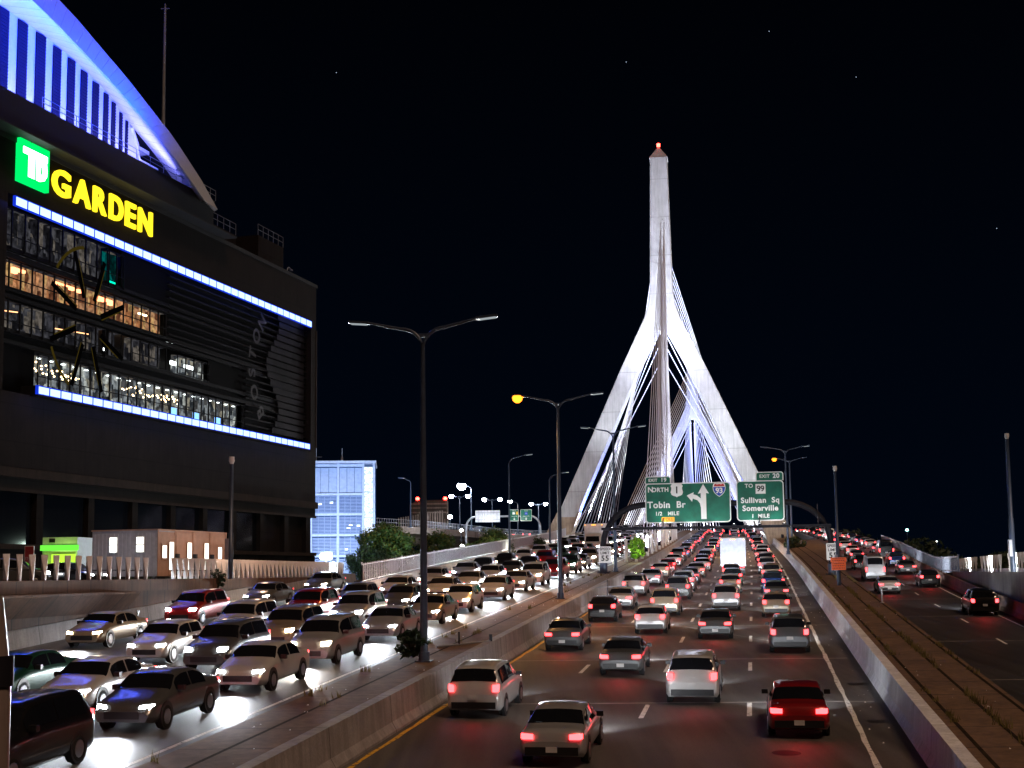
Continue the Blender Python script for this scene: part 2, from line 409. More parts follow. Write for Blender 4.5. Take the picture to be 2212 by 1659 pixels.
RL = lerp([(20, 8.2), (110, 8.3), (150, 9.2), (200, 11.5), (246, 13.2), (600, 13.2)])       # left edge of the right-hand ramp
RR = lerp([(20, 17.4), (110, 17.5), (150, 18.2), (200, 20.4), (246, 22.0), (600, 22.0)])
RDZ = lerp([(20, -0.62), (125, -0.5), (170, -0.1), (230, 0.0), (600, 0.0)])
def xw(y): return -22.2 + .131 * (y - 58)      # foot of the left retaining wall
YE = 520

def strip(name, mat, lo, hi, dz, ya, yb, parent=None, st=4.0, thick=0.5, kind='structure'):
    mb = MB()
    sweep(mb, lambda y: [(f_(lo, y), zr(y) + f_(dz, y)), (f_(hi, y), zr(y) + f_(dz, y)), (f_(hi, y), zr(y) + f_(dz, y) - thick), (f_(lo, y), zr(y) + f_(dz, y) - thick)], ya, yb, st)
    o = mb.build(name, mat, parent)
    if parent is None: tag(o, kind=kind)
    return o

# ground
g = MB(); g.add([(-6000, -300, -4), (6000, -300, -4), (6000, 9000, -4), (-6000, 9000, -4)], [(0, 1, 2, 3)])
tag(g.build('ground', M['ground']), kind='structure')
g = MB()
pts = [(xw(y) - 0.45, y) for y in (-5, 30, 58, 88, 118)] + [(X2(y) + LBAR(y) - 0.9, y) for y in (120, 140)] + [(X2(150) + LBAR(150) - 5.5, 150), (0, 420), (-700, 1500), (-700, -5)]
n_ = len(pts)
g.add([(x, y, 6.62) for x, y in pts] + [(x, y, -4) for x, y in pts], [tuple(range(n_))] + [(k, (k + 1) % n_, n_ + (k + 1) % n_, n_ + k) for k in range(n_)])
tag(g.build('plaza_ground', M['plaza']), kind='structure')
g = MB()
pts = [(X2(y) + RR(y) + 0.75, y) for y in (-5, 30, 60, 90, 120, 150, 200, 260)] + [(120, 1400), (900, 1400), (900, -5)]
n_ = len(pts)
g.add([(x, y, 6.78) for x, y in pts] + [(x, y, -4) for x, y in pts], [tuple(range(n_))] + [(k, (k + 1) % n_, n_ + (k + 1) % n_, n_ + k) for k in range(n_)])
tag(g.build('terrain', M['ground']), kind='structure')

# carriageways
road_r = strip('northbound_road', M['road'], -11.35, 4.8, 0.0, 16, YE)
def left_edge(y):
    return (xw(y) + 0.1 - X2(y)) if y < 79 else LBAR(y) + 0.2
road_l = strip('southbound_road', M['road_pale'], left_edge, -14.3, 1.1, 16, YE, st=3)
g = MB()
rings = []
for y in ys_(79, 122, 3):
    z = zr(y) + 1.1 if y < 108 else zr(108) + 1.1
    rings.append([(xw(y) + 0.1, y, z), (X2(y) + LBAR(y) - 0.35, y, z), (X2(y) + LBAR(y) - 0.35, y, z - 0.5), (xw(y) + 0.1, y, z - 0.5)])
g.loft(rings)
tag(g.build('off_ramp_road', M['road_pale']), kind='structure')
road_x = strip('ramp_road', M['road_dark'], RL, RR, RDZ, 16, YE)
med_l = strip('median_slab', M['median'], -14.3, -11.9, 1.16, 16, YE, thick=1.9)
med_r = strip('right_median_slab', M['median'], 5.35, RL, 1.0, 16, 232, thick=2.2)
# mid gap lines on the slabs
GAPM = flat('gap_dirt', (.03, .022, .014), .95, spec=.05, vary=.4)
for nm, par, o, dz in (('slab_gap', med_l, -13.05, 1.162), ('slab_gap', med_r, 6.9, 1.002), ('slab_gap', med_r, 8.0, 1.002), ('slab_gap', med_r, 5.7, 1.002)):
    mb = MB(); rg = []
    for y in ys_(20, 200, 5):
        q = 0.06
        rg.append([(X2(y) + o - q, y, zr(y) + dz + 0.004), (X2(y) + o + q, y, zr(y) + dz + 0.004)])
    mb.loft(rg, False, False); mb.build(nm, GAPM, par)

# lane markings
def line(par, mat, o, dz, ya, yb, wd=0.15, dash=None, phase=0.0, name='lane_line', jitter=0.0):
    mb = MB()
    if dash is None:
        rg = [[(X2(y) + f_(o, y) - wd / 2 + rnd.uniform(-jitter, jitter), y, zr(y) + f_(dz, y) + .005), (X2(y) + f_(o, y) + wd / 2 + rnd.uniform(-jitter, jitter), y, zr(y) + f_(dz, y) + .005)] for y in ys_(ya, yb, 1.2 if jitter else 4)]
        mb.loft(rg, False, False)
    else:
        y = ya + phase
        while y < yb:
            y2 = y + dash[0]
            mb.add([(X2(a) + f_(o, a) + s_ * wd / 2, a, zr(a) + f_(dz, a) + .005) for a in (y, y2) for s_ in (-1, 1)], [(0, 1, 3, 2)])
            y += dash[1]
    return mb.build(name, mat, par)
for o in (-7.35, -3.72, -0.08):
    line(road_r, M['white_line'], o, 0, 20, 460, 0.17, (3.0, 12.2), phase=0.6 + {-7.35: 0, -3.72: 0.0, -0.08: 0.2}[o])
line(road_r, M['white_line'], 3.42, 0, 20, 460, 0.17, jitter=0.035)
line(road_r, M['yellow_line'], -11.05, 0, 20, 460, 0.16, jitter=0.03)
for o in (-18.75, -22.45):
    line(road_l, M['white_line'], o, 1.1, 20, 460, 0.14, (3.0, 12.2), phase=2.5)
line(road_l, M['white_line'], -14.75, 1.1, 20, 460, 0.14)
line(road_l, M['white_line'], lambda y: -25.5 if y < 80 else LBAR(y) + 0.8, 1.1, 50, 300, 0.2, name='gore_line')
for k in range(5):   # chevrons in the gore ahead of the nose
    y = 60 + 3.6 * k; hw = 0.10 + 0.12 * k
    mb = MB(); mb.add([(X2(y) - 25.6 - hw * 2.2, y - 0.1, zr(y) + 1.106), (X2(y) - 25.45, y + 0.9, zr(y) + 1.15), (X2(y) - 25.45, y + 1.2, zr(y) + 1.165), (X2(y) - 25.6 - hw * 2.2, y + 0.2, zr(y) + 1.12)], [(0, 1, 2, 3)])
    mb.build('chevron', M['white_line'], road_l)
line(road_x, M['white_line'], lambda y: RL(y) + 5.5, RDZ, 20, 460, 0.14, (3.0, 12.8), phase=1.0)
line(road_x, M['white_line'], lambda y: RR(y) - 0.8, RDZ, 20, 460, 0.12)
# sealed joints across the lanes
for k, y in enumerate((33.5, 48.5, 62, 79, 92.5, 108, 122, 138, 155)):
    mb = MB(); rg = []
    for i in range(17):
        o = -11.2 + i * 15.6 / 16
        yy = y + (X2(y) + o) * -0.02 + rnd.uniform(-0.06, 0.06); h = 0.09 + rnd.uniform(-0.03, 0.04)
        rg.append([(X2(yy) + o, yy - h, zr(yy) + .0035 - h * .0498), (X2(yy) + o, yy + h, zr(yy) + .0035 + h * .0498)])
    mb.loft(rg, False, False); mb.build('joint_seal', M['seal'], road_r)
for y in (42, 58, 74, 90, 106):
    mb = MB(); rg = []
    for i in range(9):
        o = RL(y) + 0.2 + i * (RR(y) - RL(y) - .4) / 8; h = 0.05 + rnd.uniform(-.01, .02)
        rg.append([(X2(y) + o, y - h, zr(y - h) + RDZ(y) + .004), (X2(y) + o, y + h, zr(y + h) + RDZ(y) + .004)])
    mb.loft(rg, False, False); mb.build('joint_seal', M['seal'], road_x)
# skewed tar repair and drain plate
mb = MB(); a, b = Vector(P(-6.5, 83, .0045)), Vector(P(3.0, 66, .0045))
rg = []
for i in range(13):
    t_ = i / 12; p = a.lerp(b, t_); p.z = zr(p.y) + .0045; h = .12 + .05 * math.sin(i * 2.1)
    rg.append([(p.x, p.y - h, zr(p.y - h) + .0045), (p.x, p.y + h, zr(p.y + h) + .0045)])
mb.loft(rg, False, False); mb.build('tar_repair', M['seal'], road_r)
mb = MB(); c0 = P(1.0, 38.5, .006); mb.add([(c0[0] + .42 * math.cos(a), c0[1] + .42 * math.sin(a), zr(c0[1] + .42 * math.sin(a)) + .006) for a in [2 * PI * k / 20 for k in range(20)]], [tuple(range(20))]); mb.build('manhole_cover', M['pole_dark'], road_r)
for y in (43.5, 52.5):
    mb = MB()
    for k in range(6): mb.add([(X2(y) + 3.85 + dx, y + k * .11 + dy, zr(y + k * .11 + dy) + .006) for dx, dy in ((0, 0), (.75, 0), (.75, .06), (0, .06))], [(0, 1, 2, 3)])
    mb.build('drain_grate', M['black'], road_r)

# ------------------------------------------------------------------ barriers
def jersey(side, o, dz, h, top=0.16, base=0.30, foot=None):
    """road on the +side; section list"""
    def prof(y):
        z = zr(y) + f_(dz, y); oo = f_(o, y); s_ = side
        return [(oo, z - (foot or 0.4)), (oo, z + 0.08), (oo - s_ * .14, z + .33), (oo - s_ * .2, z + h), (oo - s_ * (.2 + top), z + h), (oo - s_ * (.2 + top), z - (foot or 0.4))]
    return prof
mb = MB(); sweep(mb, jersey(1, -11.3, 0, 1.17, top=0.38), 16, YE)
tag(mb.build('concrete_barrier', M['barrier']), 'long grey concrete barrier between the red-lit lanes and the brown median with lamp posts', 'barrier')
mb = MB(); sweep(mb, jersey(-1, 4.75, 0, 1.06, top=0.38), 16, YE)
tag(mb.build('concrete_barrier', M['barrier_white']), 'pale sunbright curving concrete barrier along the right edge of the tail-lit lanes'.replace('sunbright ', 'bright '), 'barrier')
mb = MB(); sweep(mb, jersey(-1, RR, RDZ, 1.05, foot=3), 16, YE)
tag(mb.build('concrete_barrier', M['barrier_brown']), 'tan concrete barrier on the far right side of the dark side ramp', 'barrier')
mb = MB(); sweep(mb, jersey(1, RL, RDZ, 0.9, top=0.1), 128, YE)
tag(mb.build('concrete_barrier', M['barrier']), 'low grey parapet on the left of the side ramp past the speed limit sign', 'barrier')
mb = MB()
def nose(y):
    k = min(1, (y - 79) / 6.0); z = zr(y) + 1.1; o = LBAR(y); h = 0.45 + .6 * k; tw = .12 + .1 * k
    return [(o, z - .4), (o, z + .1), (o - .12, z + h), (o - .12 - tw, z + h), (o - .35 - tw, z + .1), (o - .35 - tw, z - 4 - .02 * y)]
sweep(mb, nose, 79, YE)
tag(mb.build('concrete_barrier', M['barrier_brown']), 'rust-brown concrete divider starting at the ramp nose, left of the white-lit lanes', 'barrier')

# left retaining wall with its own toe barrier, coping and corbel
mb = MB(); rg = []
for y in ys_(10, 119, 3):
    z = min(zr(y), zr(108)) + 1.1; x = xw(y)
    rg.append([(x + .12, y, z - .4), (x + .12, y, z + .1), (x, y, z + .82), (x - .45, y, z + .82), (x - .45, y, z - .4)])
mb.loft(rg)
wall_t = thing('retaining_wall', 'tall brown concrete retaining wall with panel joints under the white slat fence at left', 'wall')
mb.build('toe_barrier', M['barrier'], wall_t)
mb = MB(); rg = []
for y in ys_(10, 119, 3):
    x = xw(y) - .12; z = min(zr(y), zr(108)) + 1.5
    rg.append([(x, y, min(z, 6.3)), (x, y, 6.42), (x - .5, y, 6.42), (x - .5, y, min(z, 6.3) - 2)])
mb.loft(rg); mb.build('wall_panel', M['wall'], wall_t)
mb = MB(); rg = []
for y in ys_(10, 119, 3):
    x = xw(y) + .04
    rg.append([(x, y, 6.42), (x, y, 7.03), (x - .6, y, 7.05), (x - .6, y, 6.42)])
mb.loft(rg); mb.build('coping', M['wall'], wall_t)
mb = MB(); rg = []
for y in ys_(10, 70.5, 3):
    x = xw(y) - .1
    rg.append([(x, y, 5.35), (x + .85, y, 6.30), (x + .85, y, 6.415), (x, y, 6.415)])
mb.loft(rg); mb.build('corbel', M['wall'], wall_t)
mb = MB(); yy = 71.8; mb.box(xw(yy) + .0, xw(yy) + .09, yy, yy + .7, zr(yy) + 1.45, zr(yy) + 1.78); mb.build('drain_opening', M['black'], wall_t)
# end wall of the plaza behind the ramp
mb = MB(); mb.bar((xw(119) - .3, 119.2, 6.0), (X2(121) + LBAR(121) - 0.8, 121.5, 6.0), .4, 1.4)
tag(mb.build('low_wall', M['wall']), 'low concrete wall closing the ramp end below the bushes', 'wall')

# slat fence on the left wall (each slat a folded tapering blade)
mb = MB()
mb.add([(-.06, -.26, 1.28), (-.02, .28, 1.28), (.16, .13, 0), (-.2, -.22, 0), (-.04, .24, 1.26), (.02, .2, 0)], [(0, 1, 2), (0, 2, 3), (1, 4, 5, 2), (0, 3, 5, 4), (0, 4, 1), (2, 5, 3)])
slat0 = mb.build('slat', M['slat'])
def slat_fence(label, pts, first=[True]):
    t = thing('slat_fence', label, 'fence', pts[0][0], 0, 'white slat fences')
    o0 = Vector(pts[0][0])
    for p, rz, sc in pts:
        s_ = slat0 if first[0] else slat0.copy()
        if not first[0]: col.objects.link(s_)
        first[0] = False
        s_.parent = t; s_.location = Vector(p) - o0; s_.rotation_euler = (0, 0, rz); s_.scale = sc
    rail = MB(); rail.bar(Vector(pts[0][0]) - o0 + Vector((-.16, 0, .5)), Vector(pts[-1][0]) - o0 + Vector((-.16, 0, .5)), .04, .06)
    rail.build('rail', M['pole_dark'], t)
    return t
L1 = [((xw(y) - .22, y, 7.03), R(-78) + rnd.uniform(-.1, .1), (1, .56, .94)) for y in [52.6 + 1.16 * k for k in range(19)]]
L2 = [((xw(y) - .22, y, 7.03), R(-78) + rnd.uniform(-.05, .05), (1, .62, .96)) for y in [77.5 + .92 * k for k in range(42)]]
slat_fence('widely spaced white slat fence on the brown wall in front of the office cabins', L1)
slat_fence('closely set white slat fence between dark camera post and glaring work light', L2)
# bar fence along the divider
def bar_fence(label, path, h, sp, mat=M['pole_grey'], rw=.035):
    t = thing('bar_fence', label, 'fence', path[0], 0)
    o0 = Vector(path[0]); ps = [Vector(p) - o0 for p in path]
    mb = MB(); rl = MB(); n = 0; acc = 0
    for a, b in zip(ps, ps[1:]):
        Ln = (b - a).length; k = acc
        while k < Ln:
            p = a.lerp(b, k / Ln); mb.bar(p, p + Vector((0, 0, h)), rw, rw); k += sp; n += 1
        acc = k - Ln
        for zz in (.12 * h, .93 * h): rl.bar(a + Vector((0, 0, zz)), b + Vector((0, 0, zz)), .05, .05)
    o = mb.build('bar', mat, t); o['kind'] = 'stuff' if n > 100 else 'part'
    if n <= 100: del o['kind']
    rl.build('rail', mat, t)
    pm = MB()
    for a in ps[::2]: pm.bar(a, a + Vector((0, 0, h + .08)), .08, .08)
    pm.build('post', mat, t)
    return t
bar_fence('grey upright bar fence on the rust-brown divider in front of the trees', [P(LBAR(y) - .2, y, 2.1) for y in range(90, 236, 6)], 1.35, .5, M['fence_bar'], .08)
bar_fence('grey upright bar fence behind the tan barrier at the right, above the side ramp', [(X2(y) + RR(y) + .75, y, max(6.8, zr(y) + RDZ(y) + .6)) for y in range(118, 216, 6)], 1.5, .6, M['pole'], .05)

# right retaining wall, triangular-toothed fence
def pwall(name, label, pts, z0, z1, th, mat):
    mb = MB()
    for a, b in zip(pts, pts[1:]): mb.bar((a[0], a[1], (z0 + z1) / 2), (b[0], b[1], (z0 + z1) / 2), th, z1 - z0)
    return tag(mb.build(name, mat), label, 'wall')
mb = MB(); sweep(mb, lambda y: [(RR(y) + .7, zr(y) - 2), (RR(y) + .7, 6.86), (RR(y) + 1.1, 6.86), (RR(y) + 1.1, zr(y) - 2)], 30, 122)
tag(mb.build('retaining_wall', M['wall_grey']), 'grey ribbed retaining wall rising behind the barrier at the right edge', 'wall')
mb = MB(); mb.add([(-.42, 0, 1.5), (.42, 0, 1.5), (.10, 0, 0), (-.10, 0, 0), (-.42, .06, 1.5), (.42, .06, 1.5), (.10, .06, 0), (-.10, .06, 0)], [(0, 1, 2, 3), (4, 7, 6, 5), (0, 4, 5, 1), (1, 5, 6, 2), (2, 6, 7, 3), (3, 7, 4, 0)])
tooth0 = mb.build('panel', M['white'])
tf = thing('toothed_fence', 'white fence of pointed panels glowing on the wall at the right edge of the picture', 'fence', (37.6, 99, 6.83))
a, b = Vector((37.6, 97, 6.83)), Vector((56.4, 171, 6.83))
rat = [.3905 - .00232 * k for k in range(27)]
for k, r_q in enumerate(rat):
    if k in (8, 9, 17): continue
    yq = 12.96 / (r_q - .254)
    if yq > 190: break
    o = tooth0 if k == 0 else tooth0.copy()
    if k: col.objects.link(o)
    o.parent = tf; o.location = Vector((r_q * yq, yq, 6.83)) - Vector((37.6, 99, 6.83)); o.rotation_euler = (0, 0, -.36); o.scale = (.00262 * yq / .84, 1, 1)
mb = MB(); mb.bar(a - Vector((37.6, 99, 6.83)) + Vector((.12, 0, .15)), b - Vector((37.6, 99, 6.83)) + Vector((.12, 0, .15)), .1, .3); mb.build('rail', M['pole_grey'], tf)
for y_, x_ in ((99, 38.1), (112, 41.4), (130, 46), (152, 51.6)):
    spot('fence_fill_light', (x_ - 2.6, y_ - 10, 7.6), (x_ + 1.0, y_ + 4, 7.8), 3000, (1, .98, .95), 120, .8)  # unseen fill lights added to brighten the pointed panels

# ------------------------------------------------------------------ bridge
T1 = (28.7, 246.0)
bridge = thing('cable_stayed_bridge', 'floodlit white cable-stayed bridge with two inverted-Y towers beyond the green signs', 'bridge')
HD = math.atan(.1618)
def tower(cx, cy, zapex, ztop, zfoot, drop):
    """inverted-Y tower; local x across the deck"""
    t = empty('tower', (cx, cy, 0), -HD, bridge)
    za = zapex
    zk = za + 8.0
    out = [(za - 52.2 + z, h) for z, h in ((60.2, 2.12), (57.2, 2.55), (54.7, 3.35), (52.2, 4.55), (45, 8.0), (25.2, 16.9), (12, 22.9))] 
    out += [(zfoot, out[-1][1] + (out[-1][0] - zfoot) * .455)]
    inn = [(za + .0, 0.75), (za - 7.2, 4.55), (za - 27, 13.4), (za - 40.2, 19.2)]
    inn += [(zfoot, inn[-1][1] + (inn[-1][0] - zfoot) * .46)]
    def at_(tab, z):
        for (a, b), (c, d) in zip(tab, tab[1:]):
            if z >= c: return b + (d - b) * (a - z) / (a - c)
        return tab[-1][1]
    mb = MB()
    dep = lambda z: 1.7 + (za + 34 - z) * .012
    # spire
    h0 = out[0][1]
    def ring(x0, x1, z, bev=.35):
        d = dep(z)
        bev = min(bev, .14)
        return [(x0 + bev, -d, z), (x1 - bev, -d, z), (x1, -d + bev, z), (x1, d - bev, z), (x1 - bev, d, z), (x0 + bev, d, z), (x0, d - bev, z), (x0, -d + bev, z)]
    zs = [ztop, (ztop + out[0][0]) / 2, out[0][0], out[1][0], out[2][0], out[3][0]]
    rg = []
    for z in zs:
        h = 1.6 + (ztop - z) / (ztop - out[0][0]) * (h0 - 1.6) if z >= out[0][0] else at_(out, z)
        rg.append(ring(-h, h, z))
    mb.loft(rg)
    # pyramid cap
    mb.add([(-1.75, -1.75, ztop), (1.75, -1.75, ztop), (1.75, 1.75, ztop), (-1.75, 1.75, ztop), (0, 0, ztop + 2.7)], [(0, 1, 4), (1, 2, 4), (2, 3, 4), (3, 0, 4), (3, 2, 1, 0)])
    for s_ in (-1, 1):
        rg = []
        for z in [za + .0, za - 3.5, za - 7.2, za - 17, za - 27, za - 34, za - 40.2, zfoot]:
            a, b = at_(inn, z), at_(out, z)
            if s_ < 0: a, b = -b, -a
            rg.append(ring(a, b, z, .3))
        mb.loft(rg)
        # flared footing
        xo = s_ * (at_(inn, zfoot) + at_(out, zfoot)) / 2
    # crown between the legs at the apex
    o = mb.build('tower_body', M['tower'], t)
    bc = MB(); bc.tube([(0, 0, ztop + 2.65), (0, 0, ztop + 3.2)], .32, 10); bc.build('beacon', M['beacon'], t)
    return t
tw1 = tower(T1[0], T1[1], 52.2, 85.7, 2, 0)
T2 = (65.4, 473.0)
tw2 = tower(T2[0], T2[1], 62.0, 86.0, 6, 0)
# pier footing of the near right leg, orange lamp light put into its concrete colour
PBC = concrete('pier_base_lamp_lit', (0.40, 0.30, 0.22), stain=.3)
c, s_ = math.cos(-HD), math.sin(-HD)
def loc2(u, v, T=T1): return (T[0] + c * u - s_ * v, T[1] + s_ * u + c * v)
for sg in (-1, 1):
    rg = []; mb = MB()
    for z, h, xc in ((18.5, 2.05, 18.2), (14, 2.4, 20.3), (9.5, 3.3, 22.6), (2, 4.2, 25.5)):
        q = [loc2(sg * xc + a * h, b * (h + .4)) for a, b in ((-1, -1), (1, -1), (1, 1), (-1, 1))]
        rg.append([(x, y, z) for x, y in q])
    mb.loft(rg); mb.build('pier_base', PBC, bridge)
# cables
cab = []
for k in range(14):      # main span, near tower, both deck edges
    u = k / 13
    for sg in (-1, 1):
        yd = 257 + 101 * u
        xc = T1[0] + .1618 * (yd - T1[1])
        zt = 46 + 23.5 * (u ** .75)
        cab.append(((T1[0] + sg * 0.8, T1[1] + 1.0, zt), (xc + sg * 19.4, yd, zr(yd) + .9), .085))
for k in range(13):
    u = k / 12
    for sg in (-1, 1):   # back stays to the median
        yd = 238 - 72 * u
        zt = 49 + 24 * (u ** .8)
        cab.append(((T1[0] + .2 + sg * .3, T1[1] - 2.1, zt), (X2(yd) - 13.0 + sg * .55, yd, zr(yd) + 1.9), .06))
for k in range(14):
    u = k / 13
    for sg in (-1, 1):
        yd = 462 - 98 * u
        xc = T2[0] + .1618 * (yd - T2[1])
        cab.append(((T2[0] + sg * .8, T2[1] - 1.2, 57 + 24 * (u ** .75)), (xc + sg * 19.4, yd, zr(yd) + .9), .12))
for k in range(8):
    u = k / 7
    for sg in (-1, 1):
        yd = 484 + 80 * u
        xc = T2[0] + .1618 * (yd - T2[1])
        cab.append(((T2[0] + sg * .6, T2[1] + 2, 58 + 20 * u), (xc + sg * (.3 + 9.2 * u), yd, 16), .14))
for a, b, r in cab:
    mb = MB(); mb.tube([a, b], r, 6)
    mb.build('cable', M['cable'], bridge)
# deck edge girders, anchor posts on the median, cross beam
mb = MB()
for sg in (-1, 1):
    rg = []
    for y in ys_(240, 500, 8):
        xc = T1[0] + .1618 * (y - T1[1]) + sg * 19.6; z = zr(y)
        rg.append([(xc - .25, y, z + .8), (xc + .25, y, z + .8), (xc + .25, y, z - 1.6), (xc - .25, y, z - 1.6)])
    mb.loft(rg)
mb.build('edge_girder', M['pole_grey'], bridge)
mb = MB()
for y in ys_(143, 238, 8):
    for dx in (-.55, .55):
        mb = MB(); mb.tube([P(-13.0 + dx, y, 1.0), P(-13.0 + dx, y, 3.6)], .16, 8); mb.build('anchor_post', M['white'], bridge)
for yy, sg in ((246, 1),):
    mb = MB(); q0 = loc2(-21.5, 2.2); q1 = loc2(21.5, 2.2); mb.bar((*q0, zr(246) - 2.2), (*q1, zr(246) - 2.2), 1.5, 2.6); mb.build('cross_beam', M['tower'], bridge)
mb = MB()
rg = []
for y in ys_(232, 520, 8):
    x0 = T1[0] + .1618 * (y - T1[1]); z = zr(y) - .55
    rg.append([(x0 - 19, y, z), (x0 + 19, y, z), (x0 + 15, y, z - 2), (x0 - 15, y, z - 2)])
mb.loft(rg); mb.build('deck', M['via'], bridge)

# bridge floodlights: small housings at deck level with their beams
def flood(loc, target, watt, color, angle, blend=.7):
    d = (Vector(target) - Vector(loc)).normalized()
    mb = MB(); mb.bar(Vector(loc) - d * .5, Vector(loc) - d * .05, .4, .4); mb.build('floodlight', M['pole_dark'], bridge)
    spot('floodlight_beam', loc, target, watt, color, angle, blend, .4, bridge)
cw = (.88, .94, 1.0)
Zd = zr(215) + 2.2
flood((X2(200) + 5.8, 200, zr(200) + 2.2), (T1[0], T1[1], 64), 190000, cw, 30)
flood((X2(200) - 31.0, 200, zr(200) + 2.4), (T1[0], T1[1], 64), 190000, cw, 30)
flood((X2(205) - 14.0, 205, zr(205) + 4.4), (T1[0] - 9, T1[1], 44), 92000, cw, 38)
flood((X2(205) - 12.0, 205, zr(205) + 4.4), (T1[0] + 9, T1[1], 44), 92000, cw, 38)
flood((X2(214) - 31.0, 214, zr(214) + 2.0), (T1[0] - 20.5, T1[1], 19), 16000, cw, 44)
flood((X2(214) + 5.6, 214, zr(214) + 2.2), (T1[0] + 14, T1[1], 32), 30000, cw, 44)
blue = (.05, .12, 1.0)
for sg in (-1, 1):
    q = loc2(sg * 15.2, 1.5); flood((q[0], q[1], zr(246) + 1.5), (T1[0] + sg * 13.5, T1[1] + 1.5, 30), 60000, blue, 55)
    q = loc2(sg * 17.2, -1.0); flood((q[0], q[1], zr(246) + 1.5), (T1[0] + sg * 9.5, T1[1] - 1, 40), 60000, (.5, .62, 1), 30)
    # up along the cable planes of the main span
    for yd, tz, w_ in ((268, 40, 110000), (300, 40, 130000), (335, 40, 130000)):
        xc = T1[0] + .1618 * (yd - T1[1]) + sg * 17.6
        flood((xc, yd, zr(yd) + 1.3), (T1[0] + sg * 4, T1[1] + 8, 56), w_, cw, 75)
for yd in (160, 185, 215): 
    flood((X2(yd) - 13.05, yd - 4, zr(yd) + 2.0), (T1[0], T1[1] - 8, 60), 70000, (.66, .64, 1), 50)
# far tower
for sg in (-1, 1):
    q = loc2(sg * 10, -34, T2); flood((q[0], q[1], 21), (T2[0] + sg * 7, T2[1], 52), 120000, (.10, .18, 1.0), 60)
    q = loc2(sg * 15.5, 2, T2); flood((q[0], q[1], 21), (T2[0] + sg * 8, T2[1] + 2, 52), 60000, (.7, .8, 1), 40)
for sg in (-1, 1):
    for yd in (380, 425):
        xc = T2[0] + .1618 * (yd - T2[1]) + sg * 17
        flood((xc, yd, zr(yd) + 1.5), (T2[0] + sg * 4, T2[1] - 8, 66), 110000, cw, 80)
flood((T2[0] + 2, 492, 20), (T2[0] + 4, 545, 40), 160000, cw, 120)
flood((T2[0] + 12, 540, 18), (T2[0] + 1, 480, 62), 160000, cw, 90)

# ------------------------------------------------------------------ street lamps
def lamp_head(parent, base, d, mat, ln=.75):
    base = Vector(base); d = Vector(d)
    mb = MB(); mb.bar(base, base + d * ln, .30, .10); mb.build('lamp_head', M['pole'], parent)
    mb = MB(); mb.bar(base + d * .12 + Vector((0, 0, -.065)), base + d * (ln - .06) + Vector((0, 0, -.065)), .26, .03); mb.build('lens', mat, parent)
    if mat in (M['lens_orange'], M['lens_white']):  # oversized glowing globe added to make the lit head blaze
        r = .36 if mat == M['lens_orange'] else (.42 if ln < .9 else .75)
        c = base + d * (ln * .6) + Vector((0, 0, -.1)); mb = MB(); mb.tube([c + Vector((0, 0, -r)), c + Vector((0, 0, -r * .6)), c, c + Vector((0, 0, r * .3))], [r * .4, r * .85, r, r * .8], 12); mb.build('glow_globe', mat, parent)
def double_lamp(label, x, y, z, hgt, span, rz, mats, group, arms=(1, 1), r=.13, scale=1.0):
    t = thing('street_lamp', label, 'street lamp', (x, y, z), rz, group)
    mb = MB(); mb.tube([(0, 0, 0), (0, 0, hgt * .5), (0, 0, hgt)], [r * 1.25, r, r * .7], 12); mb.build('pole', M['pole'], t)
    mb = MB(); mb.tube([(0, 0, -.02), (0, 0, .38)], r * 1.7, 10); mb.box(-.3, .3, -.3, .3, -.06, .04); mb.build('base', M['pole'], t)
    for k, s_ in enumerate((-1, 1)):
        if not arms[k]: continue
        pa = []
        for i in range(8):
            a_ = i / 7 * PI / 2; rr = .85 * span / 2.7
            pa.append((s_ * rr * (1 - math.cos(a_)), 0, hgt - .15 + rr * math.sin(a_) * .95))
        pa.append((s_ * (span - .7), 0, hgt + rr + .10)); 
        mb = MB(); mb.tube(pa, [r * .55] * 8 + [r * .36], 8); mb.build('arm', M['pole'], t)
        lamp_head(t, pa[-1], (s_ * .995, 0, .09), mats[k], .85 * scale)
    if arms[0] and arms[1]:
        mb = MB(); mb.bar((-.28, 0, hgt + .42), (.28, 0, hgt + .42), .06, .16); mb.build('brace', M['pole'], t)
    return t
HZ = -R(10.3)
G1 = 'double-arm street lamps on the median'
double_lamp('nearest and tallest-looking double-arm street lamp on the brown median beside the leafy shrub', -3.52, 52.0, zr(52) + 1.16, 12.45, 2.9, HZ, (M['lens_off'], M['lens_off']), G1)
double_lamp('double-arm street lamp with a blazing orange left head on the median', 3.05, 86.5, zr(86.5) + 1.16, 12.35, 2.9, HZ, (M['lens_orange'], M['lens_off']), G1)
double_lamp('double-arm street lamp rising behind the left leg of the sign gantry', 9.35, 121.3, zr(121.3) + 1.16, 12.3, 2.9, HZ, (M['lens_off'], M['lens_off']), G1)
double_lamp('double-arm street lamp on the right strip between the side ramp and the smaller green sign', 34.25, 165, zr(165) + 1.0, 12.4, 2.9, HZ, (M['pole'], M['lens_off']), None)
double_lamp('double-arm lamp with an orange head shining above the exit 20 sign', X2(196) + 6.4, 196, zr(196) + 1.0, 12.2, 2.4, HZ, (M['lens_orange'], M['pole']), None)
double_lamp('tall single-arm dark street lamp at the bar fence right of the tree clump', -.4, 150, zr(150) + 1.0, 11.2, 2.6, HZ, (M['pole'], M['lens_off']), None, (0, 1), .11)
double_lamp('single-arm dark lamp peeking out right behind the orange lamp post', 4.6, 165, zr(165) + 1.0, 9.6, 2.3, HZ, (M['pole'], M['pole']), None, (0, 1), .11)
double_lamp('single-arm dark lamp on the viaduct just right of the blue garage tower', -14.7, 190, 14.0, 6.4, 1.7, HZ, (M['pole'], M['pole']), None, (1, 0), .09)
